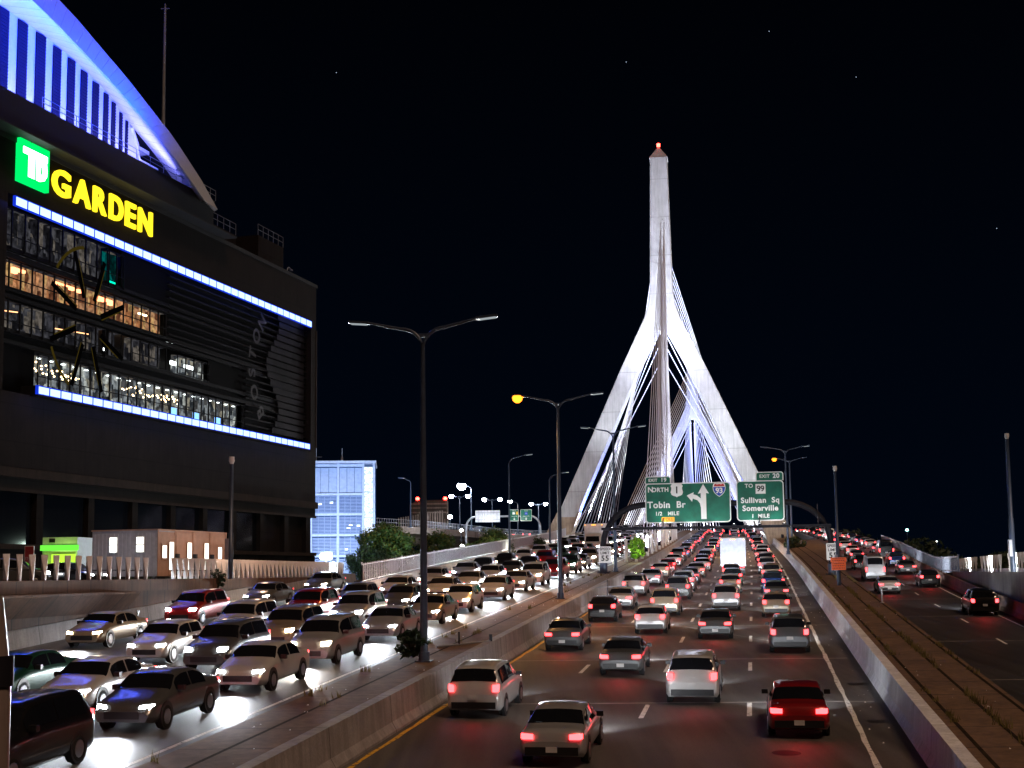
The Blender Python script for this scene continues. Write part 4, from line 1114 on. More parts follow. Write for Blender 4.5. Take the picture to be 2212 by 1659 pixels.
mb = MB(); mb.tube([(-30.9, 5.9, 47.4), (-31.0, 5.9, 49.5), (-31.5, 5.9, 51.3), (-32.6, 5.9, 52.8)], .22, 8); mb.build('edge_trim', M['stripe'], AR)
def ztop_at(s_):
    for a, b_ in zip(sin_, sin_[1:]):
        if a[0] <= s_ <= b_[0]: return a[1] + (b_[1] - a[1]) * (s_ - a[0]) / (b_[0] - a[0])
    return 57.2
lv = [(-53.4, -52.1), (-50.85, -49.5), (-48.25, -46.85), (-45.7, -44.5), (-43.45, -42.3), (-41.35, -40.3), (-39.4, -38.35), (-37.5, -36.7), (-36.1, -35.45), (-34.7, -34.2), (-33.6, -33.2)]
for a, b_ in lv:
    mb = MB(); z = 48.35; zt_ = ztop_at(b_) - .1
    mb.box(a, b_, 5.88, 5.97, 48.3, zt_)
    while z < zt_ - .1:
        mb.box(a, b_, 5.84, 5.88, z, z + .10); z += .30
    mb.build('louver', M['louver'], AR)
for k, (x0, x1, z) in enumerate(((-31.3, -29.7, 51.3), (-31.1, -27.9, 50.0), (-30.9, -25.7, 48.4), (-30.8, -23.8, 46.9))):
    mb = MB(); mb.box(x0, x1 + 1.5, 6.5, 22, z, z + .35); mb.build('roof_beam', M['soffit'], AR)
    mb = MB(); mb.box(x0, x1 + 1.5, 22, 22.3, z - 1.2, z + .4); mb.build('back_panel', M['louver'], AR)
# rooftop plant boxes and railings on the right
def railing(x0, x1, y, z, h=1.2, n=6, nm='railing'):
    mb = MB()
    for k in range(n + 1): xx = x0 + (x1 - x0) * k / n; mb.bar((xx, y, z), (xx, y, z + h), .05, .05)
    for zz in (h * .5, h): mb.bar((x0, y, z + zz), (x1, y, z + zz), .05, .05)
    return mb.build(nm, M['pole_grey'], AR)
mb = MB(); mb.box(-22.6, -15.6, 3.0, 12, 42.4, 45.5); mb.box(-10.2, -3.6, 3.0, 10, 42.4, 46.9); mb.box(-15.6, -10.2, 4.5, 12, 42.4, 44.0); mb.build('plant_room', M['facade'], AR)
railing(-22.6, -15.6, 3.05, 45.5, 1.3, 5); railing(-10.2, -3.6, 3.05, 46.9, 1.3, 5); railing(-31, -22.9, 1.6, 47.35, 1.1, 7); railing(-53, -31, 1.6, 47.35, .9, 9)
mb = MB()
for k in range(7): mb.box(-24.6, -22.7, 2.8, 2.95, 43.0 + .45 * k, 43.15 + .45 * k)
mb.build('vent_grille', M['soffit'], AR)
mb = MB(); pa = [(-4.6, 2, 42.6), (-4.6, 2, 43.6)] + [(-4.6 + .5 - .5 * math.cos(a), 2, 43.6 + .7 * math.sin(a)) for a in [.4, .8, 1.2, 1.57]] + [(-3.6, 2, 44.2)]
mb.tube(pa, .06, 8); mb.box(-3.8, -3.2, 1.9, 2.1, 44.05, 44.2); mb.build('rooftop_lamp', M['pole_grey'], AR)
# real coloured lamps washing the roof
def al(name, loc, rot, sxy, watt, colr, parent=AR):
    d = bpy.data.lights.new(name, 'AREA'); d.shape = 'RECTANGLE'; d.size, d.size_y = sxy; d.energy = watt; d.color = colr
    o = bpy.data.objects.new(name, d); col.objects.link(o); o.parent = parent; o.location = loc; o.rotation_euler = rot
    return o
vio = (.27, .28, 1.0)
for s_ in (-62, -56, -50, -44, -38, -33): al('wall_washer', (s_, 3.6, 47.6), (R(180 - 25), 0, 0), (5, .4), 760, vio)
al('wall_washer', (-27, 3.0, 46.2), (R(180), 0, 0), (5, .6), 900, (.3, .3, 1)); al('wall_washer', (-30, 12, 46.4), (R(180), 0, 0), (6, 6), 300, (.2, .2, 1))
for s_ in (-64, -58, -52.5, -47, -42): al('fascia_washer', (s_, -2.8, 47.6), (R(180), 0, 0), (4, .4), 5200, (.0, .07, 1.0))
for s_ in range(-57, -2, 8): al('strip_glow', (s_, -.5, 37.0), (R(20), 0, 0), (7, .2), 30, (.05, .12, 1))
for s_ in range(-54, -4, 8): al('strip_glow', (s_, -1.0, 21.9), (R(20), 0, 0), (7, .2), 30, (.05, .12, 1))
mb = MB(); mb.box(S0, -24, -1.6, -.1, 42.72, 42.85); mb.build('catwalk', M['roofdark'], AR)

# facade signs
LG = empty('logo_sign', (0, 0, 0)); LG.parent = None
LG.location = AR.location; LG.rotation_euler = AR.rotation_euler
tag(LG, 'square glowing green sign with white TD letters on the arena facade', 'logo sign')
mb = MB(); mb.box(-58.5, -54.65, -.45, -.02, 39.15, 42.72); mb.build('green_panel', M['tdgreen'], LG)
mb = MB()
mb.box(-58.15, -55.0, -.52, -.46, 41.55, 42.1)      # bar of the T
mb.box(-57.45, -56.65, -.52, -.46, 39.75, 41.55)
mb.build('letter', M['tdwhite'], LG)
pd = [(-56.45, 41.55), (-56.0, 41.548)] ; mb = MB()
outer = [(-56.4, 39.75), (-55.9, 39.75), (-55.35, 39.95), (-55.02, 40.4), (-55.0, 40.9), (-55.05, 41.53), (-56.4, 41.53)]
innr = [(-55.85, 40.3), (-55.62, 40.45), (-55.55, 40.75), (-55.62, 41.05), (-55.85, 41.15)]
mb.prism([(-56.4, 39.75), (-55.9, 39.75), (-55.9, 40.3), (-55.85, 41.15), (-55.9, 41.53), (-56.4, 41.53)], -.52, -.46)
mb.prism([(-55.9, 39.75), (-55.35, 39.95), (-55.02, 40.4), (-55.55, 40.6), (-55.7, 40.35), (-55.9, 40.3)], -.519, -.46)
mb.prism([(-55.02, 40.4), (-55.0, 40.9), (-55.1, 41.53), (-55.9, 41.53), (-55.85, 41.15), (-55.6, 41.0), (-55.55, 40.6)], -.518, -.46)
mb.build('letter', M['tdwhite'], LG)
GS = empty('letter_sign', AR.location); GS.rotation_euler = AR.rotation_euler
tag(GS, 'glowing yellow letters reading GARDEN on the brown arena facade', 'letter sign')
for ch, a, b_ in (('G', -54.05, -51.45), ('A', -51.05, -48.45), ('R', -48.1, -46.05), ('D', -45.6, -43.4), ('E', -43.0, -41.3), ('N', -40.85, -38.45)):
    o = text_part('letter', ch, 3.15, M['letter'], GS, ((a + b_) / 2, -.3, 40.55), bold=.07, depth=.12)
    xs = [v.co.x for v in o.data.vertices]; ys2 = [v.co.y for v in o.data.vertices]
    wx = max(xs) - min(xs); hy = max(ys2) - min(ys2); mx_, my_ = (max(xs) + min(xs)) / 2, (max(ys2) + min(ys2)) / 2
    o.scale = ((b_ - a) / wx * .96, 2.3 / hy, 1); o.location = ((a + b_) / 2 - mx_ * o.scale[0], -.3, 40.55 - my_ * o.scale[1])
al('letter_glow', (-46, -1.2, 40.5), (R(90), 0, 0), (15, 1.5), 14, (1, .75, .05), GS)

t = thing('rooftop_mast', 'thin grey mast standing up behind the curved blue arena roof', 'mast', (-40.5, 150, 50))
mb = MB(); mb.tube([(0, 0, 0), (0, 0, 24.3)], [.28, .14], 8); mb.build('pole', M['pole_grey'], t)
mb = MB(); mb.bar((-.5, 0, 24.1), (.5, 0, 24.1), .1, .1); mb.tube([(0, 0, 24.2), (0, 0, 24.7)], .1, 6); mb.build('crossbar', M['pole_grey'], t)

# ------------------------------------------------------------------ office cabins
ca = math.atan2(1, .289)
def cabin(k, label):
    base = Vector((-22.07, 82.0, 0)); d = Vector((math.cos(ca), math.sin(ca), 0)); p = base + d * (k * 2.2)
    t = thing('office_cabin', label, 'cabin', (p.x, p.y, 6.66), ca, 'site office cabins')
    # local x along the row, local y away from the road (left)
    Lc = 4.6; z0 = .55; z1 = 3.38; W_ = 2.16
    mb = MB(); mb.box(0, W_, 0, Lc, z0, z1)
    for yy in [.2 + .28 * i for i in range(16)]: mb.box(-.025, 0, yy, yy + .1, z0 + .15, z1 - .15)
    mb.build('body', [M['container_grey'] if k == 0 else M['container_tan']], t)
    mb = MB(); mb.box(.05, W_ - .03, -.03, -.003, z0 + .1, z1 - .08); mb.build('side_skin', M['container_tan'], t)
    mb = MB()
    for xx in (0, W_ - .1): mb.box(xx, xx + .1, -.06, -.031, z0, z1)
    mb.box(-.05, W_ + .0, -.07, Lc + .05, z1 + .003, z1 + .09); mb.box(0, W_, -.06, -.035, z0, z0 + .12)
    mb.build('frame', M['container_tan'], t)
    mb = MB()
    for xx in (.2, W_ - .3):
        for yy in (.2, Lc - .4): mb.box(xx, xx + .2, yy, yy + .2, 0, z0)
    mb.build('block', M['barrier'], t)
    if k == 0 or k == 3:
        mb = MB(); a = .45 if k == 0 else .9; mb.box(a, a + .62, -.08, -.062, 1.55, 2.6); w_ = mb.build('window', M['container_tan'], t)
        mb = MB(); mb.box(a + .08, a + .54, -.095, -.082, 1.68, 2.45); mb.build('pane', M['winlit'], w_)
    if k in (0, 1, 2):
        mb = MB(); mb.box(1.28, 1.92, -.08, -.062, .62, 2.72); w_ = mb.build('door', M['container_tan'], t)
        mb = MB(); mb.box(1.36, 1.84, -.095, -.082, .95, 2.68); mb.build('pane', M['winlit'], w_)
    mb = MB(); mb.box(W_ - .12, W_ + .06, -.32, -.085, 1.45, 1.95); mb.bar((W_ - .03, -.16, 1.45), (W_ - .03, -.16, .6), .05, .05); mb.build('heater_box', M['pole_dark'], t)
    if k == 0:
        for yy in (1.15, 3.05):
            mb = MB(); mb.box(-.075, -.03, yy - .3, yy + .3, 2.02, 3.02); w_ = mb.build('window', M['sign_white'], t)
            for z_ in (2.06, 2.55):
                mb = MB(); mb.box(-.09, -.078, yy - .25, yy + .25, z_, z_ + .43); mb.build('pane', M['winlit'], w_)
    return t
cabin(0, 'front office cabin with two bright windows on its grey end wall')
cabin(1, 'second office cabin from the front, tan side with one lit doorway')
cabin(2, 'third office cabin from the front, tan side with one lit doorway, next to the last')
cabin(3, 'last office cabin, beside the dark camera post, with a small lit window')
point('cabin_light', (-18.6, 84.5, 9.3), 90, (1, .62, .4)); point('cabin_light', (-17.0, 89, 9.6), 90, (1, .62, .4)); point('cabin_light', (-25.5, 79.5, 8.4), 60, (.75, .8, 1))

# green lit kiosk and red warning board
t = thing('kiosk', 'small kiosk with glowing green fascia behind the slat fence, left of the cabins', 'kiosk', (-31.3, 88, 6.66), -R(10))
mb = MB(); mb.box(0, 2.5, 0, 2.2, 2.25, 3.2); mb.box(0, .12, 0, 2.2, 0, 2.25); mb.box(2.38, 2.5, 0, 2.2, 0, 2.25); mb.box(.12, 2.38, 2.1, 2.2, 0, 2.25); mb.build('body', M['container_grey'], t)
mb = MB(); mb.box(-.1, 2.6, -.12, -.003, 2.32, 2.68); mb.build('fascia', M['kiosk_green'], t)
mb = MB(); mb.box(.15, 2.35, .9, 1.0, .5, 2.1); mb.build('glowing_panel', M['kiosk_yel'], t)
mb = MB(); mb.box(.5, .9, -.05, -.003, 2.85, 3.1); mb.build('dark_vent', M['black'], t)
point('kiosk_light', (-29.8, 86.6, 8.6), 120, (.5, 1, .15))
t = thing('warning_board', 'dark red board reading STOP behind the slat fence, left of the green kiosk', 'sign', (-30.7, 84, 6.66), -R(10))
mb = MB(); mb.bar((0, .05, 0), (0, .05, 2.5), .08, .08); mb.build('post', M['pole_grey'], t)
mb = MB(); mb.box(-.32, .32, -.02, .02, 1.3, 2.55); mb.build('border', M['sign_white'], t)
mb = MB(); mb.box(-.29, .29, -.03, -.022, 1.33, 2.52); mb.build('panel', flat('dull_red', (.25, .03, .03), .5), t)
text_part('lettering', 'STOP', .26, M['container_grey'], t, (0, -.035, 1.75), depth=.003)

# ------------------------------------------------------------------ blue garage stair tower
t = thing('garage_tower', 'blue-lit louvered garage stair tower beside the arena corner', 'tower', (-28.3, 184, 6.5), R(5))
W_, H_ = 9.0, 16.3
mb = MB()
mb.box(0, W_, 2.6, 9, 0, H_)
mb.build('core_wall', M['gin'], t)  # wall emits by itself, standing in for light inside the tower
mb = MB()
for x in (0, 3.75, 7.25, 8.75): mb.box(x, x + .28, 0, .5, 0, H_)
for z in (H_ - .45, 14.8 - 3.0, 9.0, 6.1, 3.2, .4): mb.box(.28, 7.25, .06, .45, z, z + .32)
for z in (4.3, 8.6, 12.2): mb.box(7.53, 8.75, .06, .3, z, z + .12)
mb.box(-.1, W_ + .2, -.3, 9, H_ + .003, H_ + .35)
mb.build('frame', M['gframe'], t)
mb = MB()
for x0, x1 in ((.3, 3.72), (4.05, 7.22)):
    for z0, z1 in ((12.2, 15.7),):
        for k in range(3): a = x0 + (x1 - x0) * k / 3; mb.box(a + .03, a + (x1 - x0) / 3 - .03, .5, .6, z0, z1)
mb.build('solid_panel', M['gpanel'], t)
mb = MB()
for x0, x1 in ((.3, 3.72), (4.05, 7.22)):
    for z0, z1 in ((9.4, 11.7), (6.5, 8.9), (3.6, 6.0), (.8, 3.1)):
        z = z0
        while z < z1 - .1: mb.box(x0, x1, .32, .5, z, z + .1); z += .2
        for k in range(5): a = x0 + (x1 - x0) * k / 4; mb.box(a - .03, a + .03, .2, .31, z0, z1)
mb.build('louver', M['glouv'], t)
mb = MB(); mb.box(7.55, 8.72, .32, .42, .5, H_ - .5); mb.build('perforated_panel', M['gmesh'], t)
mb = MB()
for x, z in ((1.3, 10.6), (2.9, 10.8), (5.6, 7.6), (6.7, 7.5), (5.3, 7.2), (5.0, 4.2)): mb.box(x - .22, x + .22, 1.6, 1.7, z, z + .2)
mb.build('stair_lamp', M['bulb_white'], t)
mb = MB(); mb.tube([(4.4, 1, H_ + .3), (4.4, 1, H_ + 2.2)], .06, 6); mb.box(4.25, 4.55, .9, 1.1, H_ + .3, H_ + 1.0); mb.tube([(.8, 1, H_ + .3), (.8, 1, H_ + 3.2)], .05, 6); mb.bar((.2, 1, H_ + 1), (1.6, 1, H_ + 1), .06, .06); mb.build('antenna', M['pole_grey'], t)
spot('tower_floodlight', (-22.5, 158, 9.0), (-24, 185, 15), 52000, (.55, .72, 1), 70, 1)
al('inner_glow', (4.6, 2.0, 8), (R(-90), 0, 0), (8, 14), 260, (.35, .55, 1), t)

# glaring work light
t = thing('work_light', 'glaring blue-white work light on a short mast at the end of the white fence', 'floodlight', (-15.9, 112.6, 6.65))
mb = MB(); mb.tube([(0, 0, 0), (0, 0, 1.75)], .05, 8); mb.build('mast', M['pole_grey'], t)
mb = MB(); mb.box(-.55, .55, -.02, .16, 1.72, 2.5); mb.build('housing', M['pole_dark'], t)
for a in (-.28, .28):
    mb = MB(); mb.tube([(a, -.03, 2.1), (a, -.10, 2.1)], [.24, .24], 16); mb.build('lamp', glow('work_lamp', (.85, .97, 1), 260, False), t)
spot('work_light_beam', (-15.9, 112.3, 8.8), (-13, 92, 7.0), 16000, (.75, .93, 1), 150, .5, .3)
point('work_light_spill', (-15.9, 111.6, 9.4), 4200, (.7, .9, 1), .3)

# signs at the ramp
t = thing('diamond_sign', 'grey back of a diamond road sign on a thin post at the ramp divider', 'road sign', (-9.58, 105, 6.0), 0)
mb = MB(); mb.bar((0, 0, 0), (0, 0, 2.4), .07, .07); mb.build('post', M['pole_grey'], t)
mb = MB(); mb.prism([(0, 1.25), (.62, 1.87), (0, 2.49), (-.62, 1.87)], -.06, -.04); mb.build('panel', M['pole_grey'], t)

# ------------------------------------------------------------------ viaduct behind the trees
t = thing('viaduct', 'pale concrete viaduct curving behind the trees left of the bridge', 'viaduct')
vp = [(-34, 178, 14.2), (-20.8, 200, 14.7), (-9.24, 235, 14.95), (-2.0, 262, 15.0), (7.9, 290, 15.4), (20, 318, 16)]
def smooth(pts, n=6):
    o = []
    P_ = [Vector(p) for p in pts]; P_ = [2 * P_[0] - P_[1]] + P_ + [2 * P_[-1] - P_[-2]]
    for i in range(1, len(P_) - 2):
        for k in range(n):
            t_ = k / n; a, b_, c_, d_ = P_[i - 1:i + 3]
            o.append(.5 * ((2 * b_) + (c_ - a) * t_ + (2 * a - 5 * b_ + 4 * c_ - d_) * t_ ** 2 + (3 * b_ - a - 3 * c_ + d_) * t_ ** 3))
    o.append(P_[-2]); return o
vpath = smooth(vp)
def vsec(i, sec):
    p = vpath[i]; d = (vpath[min(i + 1, len(vpath) - 1)] - vpath[max(i - 1, 0)]); d.z = 0; d.normalize(); nrm = Vector((-d.y, d.x, 0))
    return [p + nrm * u + Vector((0, 0, v)) for u, v in sec]
mb = MB(); mb.loft([vsec(i, [(0, 0), (.3, 0), (.3, -.8), (9.5, -.8), (9.5, 0), (9.8, 0), (9.8, -1.1), (7.5, -1.35), (6.8, -2.7), (3, -2.7), (2.2, -1.35), (0, -1.1)]) for i in range(len(vpath))]); mb.build('deck', M['via'], t)
mb = MB()
for i in range(len(vpath) - 1):
    a, b_ = vsec(i, [(.15, 0)])[0], vsec(i + 1, [(.15, 0)])[0]
    n = int((b_ - a).length / .9) + 1
    for k in range(n): p = a.lerp(b_, k / n); mb.bar(p, p + Vector((0, 0, 1.05)), .06, .06)
    for h in (.5, 1.05): mb.bar(a + Vector((0, 0, h)), b_ + Vector((0, 0, h)), .05, .05)
mb.build('railing', M['pole_grey'], t)
for (px_, py_) in ((-12.6, 226.5), (1.0, 286)):
    mb = MB(); rg = []
    for z, hx, hy in ((12.3, 2.0, 1.0), (11.6, 1.95, 1.0), (9.2, .85, .8), (6, .85, .8), (-3, .95, .9)):
        rg.append([(px_ + a * hx, py_ + b_ * hy, z) for a, b_ in ((-1, -1), (1, -1), (1, 1), (-1, 1))])
    mb.loft(rg); mb.build('pier', M['via'], t)
mb = MB(); mb.box(-12.2, -9.9, 190, 191.5, 6.6, 9.7); tag(mb.build('concrete_column', M['via']), 'square concrete column standing below the viaduct pier', 'column')
mb = MB(); mb.bar((-20, 236, 7.7), (2, 240, 7.7), .5, 7.5); tag(mb.build('underpass_wall', M['via']), 'grey wall in the shade below the viaduct', 'wall')
for k, (x, z) in enumerate(((-6.9, 8.2), (-3.7, 9.1))):
    t = thing('entrance_light', ('larger orange lit doorway light under the viaduct', 'narrow pale orange light right of the viaduct pier')[k], 'light', (x, 215, 6.6))
    mb = MB(); mb.box(-.35 if k == 0 else -.15, .35 if k == 0 else .15, 0, .1, 1.2, 2.9); mb.build('panel', glow('orange_panel', (1, .5, .12), 3, False), t)
    mb = MB(); mb.bar((0, .2, 0), (0, .2, 3.1), .2, .1); mb.build('post', M['pole_dark'], t)
# ribbed screen and dark block with beacons
t = thing('ribbed_screen', 'row of tall pale upright fins on the viaduct left of the white lamps', 'screen', (-20.9, 240, 15.0))
for k in range(20):
    u = k / 19; mb = MB(); x = 8.4 * u; h = 2.5 + 1.35 * u if u < .97 else 2.2
    mb.box(x, x + .2, 0, .5, 0, h); mb.build('fin', M['via'], t)
mb = MB(); mb.box(0, 8.6, .5, .6, 0, .5); mb.build('rail', M['pole_dark'], t)
t = thing('dark_block', 'dark building block with two red beacons behind the ribbed screen', 'building', (-20.0, 262, 0))
mb = MB(); mb.prism([(-.5, 15), (-.5, 21.0), (1, 21.9), (6.9, 21.9), (6.9, 15)], 0, 6); mb.build('wall', M['wall_grey'], t)
mb = MB()
for z in (19.3, 20.2, 21.0): mb.box(-.4, 6.95, -.05, -.003, z, z + .28)
mb.build('stripe', M['via'], t)
for x in (1.1, 6.6):
    mb = MB(); mb.tube([(x, 0, 21.9), (x, 0, 22.2), (x, 0, 22.5)], [.25, .42, .2], 10); mb.build('beacon', M['beacon'], t)
t = thing('signal_light', 'red signal light under the viaduct beside the left bridge leg', 'signal', (5.6, 250, 7))
mb = MB(); mb.tube([(0, 0, 0), (0, 0, 5.4)], .08, 8); mb.build('post', M['pole_dark'], t)
mb = MB(); mb.box(-.28, .28, -.1, .2, 5.1, 6.5); mb.build('housing', M['black'], t)
mb = MB(); mb.tube([(0, -.12, 6.0), (0, -.16, 6.0)], .24, 12); mb.build('red_lens', M['beacon'], t)

# far gantry with a blank sign back and two small green signs
t = thing('sign_gantry', 'small pale gantry over the viaduct ramp with two small green signs', 'sign gantry', (-7.45, 210, 0), 0)
mb = MB(); Wd = 11.8; pa = [(0, 0, 7)] + [(0, 0, 14.5)] + [(1.7 * (1 - math.cos(a)), 0, 14.5 + 1.75 * math.sin(a)) for a in [.3, .6, .9, 1.2, 1.57]] + [(Wd - 1.7 * (1 - math.cos(a)), 0, 14.5 + 1.75 * math.sin(a)) for a in [1.57, 1.2, .9, .6, .3]] + [(Wd, 0, 14.5), (Wd, 0, 12.6)]
mb.tube(pa, .16, 10); mb.build('arch_tube', M['pole_grey'], t)
mb = MB()
for k in range(8): mb.box(1.5 + k * .49, 1.5 + k * .49 + .465, -.22, -.18, 15.35, 17.2)
mb.build('sign_back', M['sign_back'], t)
mb = MB()
for z in (15.7, 16.8): mb.box(1.5, 5.4, -.3, -.225, z, z + .08)
mb.build('stiffener', M['pole_grey'], t)
for k, (x0, x1, w1, w2) in enumerate(((7.0, 8.35, '1', 'Storrow Dr'), (8.65, 10.45, '93', 'Concord NH'))):
    sg = thing('road_sign', ('small green sign with a yellow tab hanging on the far pale gantry', 'small square green sign at the right end of the far pale gantry')[k], 'road sign', (-7.45, 209.75, 0), 0, 'small green signs on the far gantry')
    mb = MB(); rr_panel(mb, x0, x1, 15.45, 17.3, -.0, .05, .1); mb.build('border', M['sign_white'], sg)
    mb = MB(); rr_panel(mb, x0 + .05, x1 - .05, 15.5, 17.25, -.02, -.003, .08); mb.build('panel', M['sign_green'], sg)
    xc = (x0 + x1) / 2
    text_part('lettering', 'North' if k == 0 else 'South', .24, SW, sg, (xc, -.03, 17.08), depth=.004)
    if k == 0:
        mb = MB(); rr_panel(mb, xc - .3, xc + .1, 16.5, 16.9, -.03, -.022, .1); mb.build('route_shield', M['sign_white'], sg)
        mb = MB(); mb.box(x1 - .4, x1 - .12, -.03, -.022, 16.5, 16.95); mb.build('yellow_tab', M['sign_yellow'], sg)
    else:
        mb = MB(); rr_panel(mb, xc - .22, xc + .22, 16.42, 16.88, -.03, -.022, .12); mb.build('route_shield', M['sign_blue'], sg)
        text_part('lettering', '93', .22, SW, sg, (xc, -.04, 16.64), depth=.004)
    text_part('lettering', w2, .24, SW, sg, (xc, -.03, 16.22), depth=.004, xs=.8)
    mb = MB(); mb.prism([(xc - .04, 16.0), (xc - .04, 15.8), (xc - .18, 15.82), (xc, 15.6), (xc + .18, 15.82), (xc + .04, 15.8), (xc + .04, 16.0)], -.03, -.022); mb.build('arrow', SW, sg)
point('sign_spill', (-4, 206, 15.5), 500, (.9, .95, 1)); point('sign_spill', (1.6, 206, 15.2), 500, (.9, 1, .97))

# ------------------------------------------------------------------ trees and bushes
def tree(label, x, y, z, h, rx, ry, n, mats, seed, group=None, name='tree', cat='tree', trunk=True, leaf=.17):
    n = int(n * 1.9)
    r_ = random.Random(seed)
    t = thing(name, label, cat, (x, y, z), r_.uniform(0, 6), group)
    mb = MB(); tips = []
    if trunk:
        mb.tube([(0, 0, 0), (.1, .05, h * .25), (-.05, .1, h * .5), (.05, 0, h * .8)], [.2, .16, .11, .04], 8)
    for k in range(11):
        a = r_.uniform(0, 6.28); z0 = h * r_.uniform(.15, .55); e = Vector((rx * .7 * math.cos(a), ry * .7 * math.sin(a), z0 + h * r_.uniform(.12, .35)))
        mb.tube([(0, 0, z0), e * .5 + Vector((0, 0, z0 * .5)), e], [.07, .05, .02], 5); tips.append(e)
    mb.build('trunk' if trunk else 'stem', M['bark'], t)
    cl = []
    for k in range(int(26 + n / 220)):
        a = r_.uniform(0, 6.28); u = r_.uniform(.15, 1) ** .6; v = r_.uniform(-.85, 1)
        w_ = math.sqrt(max(0, 1 - v * v))
        cl.append((Vector((rx * u * w_ * math.cos(a), ry * u * w_ * math.sin(a), h * .58 + h * .40 * v)), r_.uniform(.45, 1.0) * min(rx, ry) * .42))
    mb = MB()
    for k in range(n):
        c_, r = r_.choice(cl)
        d = Vector((r_.gauss(0, 1), r_.gauss(0, 1), r_.gauss(0, .8))); d.normalize()
        p = c_ + d * r * r_.uniform(.45, 1.15)
        if p.z < .1: p.z = .1 + r_.uniform(0, .4)
        s_ = leaf * r_.uniform(.5, 1.25)
        a1 = Vector((r_.gauss(0, 1), r_.gauss(0, 1), r_.gauss(0, 1))).normalized(); a2 = a1.cross(d + Vector((.01, .02, .03))).normalized()
        mb.add([p - a1 * s_, p - a2 * s_ * .45, p + a1 * s_, p + a2 * s_ * .45], [(0, 1, 2, 3)], 0 if r_.random() < .75 else 1)
    mb.build('crown', mats, t)
    return t
la, lb_, lc = M['leaf_a'], M['leaf_b'], M['leaf_c']
tree('large leafy green tree right of the blue garage tower', -13.1, 134, 6.6, 5.2, 3.0, 2.6, 7000, [la, lb_], 1)
tree('lower dark bushy tree at the fence end beside the glaring floodlight', -13.3, 124, 6.2, 3.2, 2.4, 2.0, 4200, [lc, la], 2)
tree('tree behind the nearest lamp post with yellowing leaves', -8.2, 143, 6.4, 5.0, 2.2, 2.2, 4200, [la, lb_], 3)
tree('yellow-green small tree just right of the nearest lamp post', -7.9, 150, 6.4, 3.4, 1.6, 1.5, 2400, [lb_, la], 4)
tree('round green tree under the two small green signs', -2.4, 158, 6.4, 5.6, 2.7, 2.4, 6000, [la, lb_], 5)
tree('green tree between the concrete column and the single-arm lamp', -5.2, 154, 6.3, 4.0, 2.0, 1.9, 3500, [la, lb_], 6)
tree('dark tree nearest the left bridge leg under the red streaked viaduct'.replace('red streaked ', ''), 2.5, 178, 6.4, 5.4, 3.0, 2.4, 4500, [lc, la], 7)
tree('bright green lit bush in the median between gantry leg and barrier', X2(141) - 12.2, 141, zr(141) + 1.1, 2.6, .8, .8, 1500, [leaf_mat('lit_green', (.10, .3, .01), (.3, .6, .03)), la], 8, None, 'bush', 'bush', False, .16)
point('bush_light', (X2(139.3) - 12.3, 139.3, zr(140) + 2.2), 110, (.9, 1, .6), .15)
tree('leafy dark shrub at the foot of the nearest lamp post', -4.0, 52.2, zr(52) + 1.16, 1.25, .55, .5, 900, [lc, la], 9, None, 'shrub', 'shrub', False, .13)
tree('small plant growing out of the brown retaining wall', xw(84) + .1, 84, zr(84) + 1.9, 1.5, .4, .45, 260, [lc, lc], 10, None, 'shrub', 'shrub', False, .12)
tree('low shrubs behind the right parapet beside the tail-lit crest', X2(190) + 6.6, 190, zr(190) + .6, 1.6, 1.0, 7, 1800, [lc, lb_], 11, None, 'shrub', 'shrub', False, .2)
point('tree_light', (-10.6, 129.5, 10.6), 520, (.75, 1, .85)); point('tree_light', (-4.4, 150, 10.4), 500, (1, 1, .75)); point('tree_light', (-1.2, 153.5, 9.8), 260, (1, 1, .7))
# far dark tree line
mb = MB(); r_ = random.Random(5)
for k in range(9000):
    x = r_.uniform(75, 210); hh = 5.5 + 3 * math.sin(x * .09) + 2 * math.sin(x * .31 + 1)
    p = Vector((x, 330 + r_.uniform(-6, 8), 6.8 + r_.uniform(0, 1) * max(2.5, hh))); s_ = .9 * r_.uniform(.5, 1.2)
    a1 = Vector((r_.gauss(0, 1), r_.gauss(0, 1), r_.gauss(0, 1))).normalized(); a2 = a1.orthogonal().normalized()
    mb.add([p - a1 * s_, p - a2 * s_ * .5, p + a1 * s_, p + a2 * s_ * .5], [(0, 1, 2, 3)])
tag(mb.build('far_trees', M['leaf_c']), 'dark far-off line of trees beyond the side ramp', 'trees', kind='stuff')
# weeds in the slab gaps
mb = MB(); r_ = random.Random(6)
def tuft(o, y, dz, h, n):
    for _ in range(n):
        bx = X2(y) + o + r_.gauss(0, .07); by = y + r_.gauss(0, .09); z = zr(by) + dz; a = r_.uniform(0, 6.28); l = h * r_.uniform(.4, 1.1); q = .5 * l
        mb.add([(bx - .018, by, z), (bx + .018, by, z), (bx + math.cos(a) * q * .6, by + math.sin(a) * q * .6, z + l)], [(0, 1, 2)])
for y in [22 + .55 * k for k in range(180)]:
    for o, pr, dz, h in ((6.9, .75, 1.0, .30), (5.7, .4, 1.0, .25), (8.05, .25, 1.0, .2), (-13.05, .2, 1.16, .28), (-14.15, .15, 1.16, .3)):
        if r_.random() < pr * (0.5 + .5 * math.sin(y * .35 + o)): tuft(o, y, dz, h, r_.randint(5, 16))
tag(mb.build('weeds', M['weed']), 'dry weeds growing from the gaps of the concrete median slabs', 'weeds', kind='stuff')
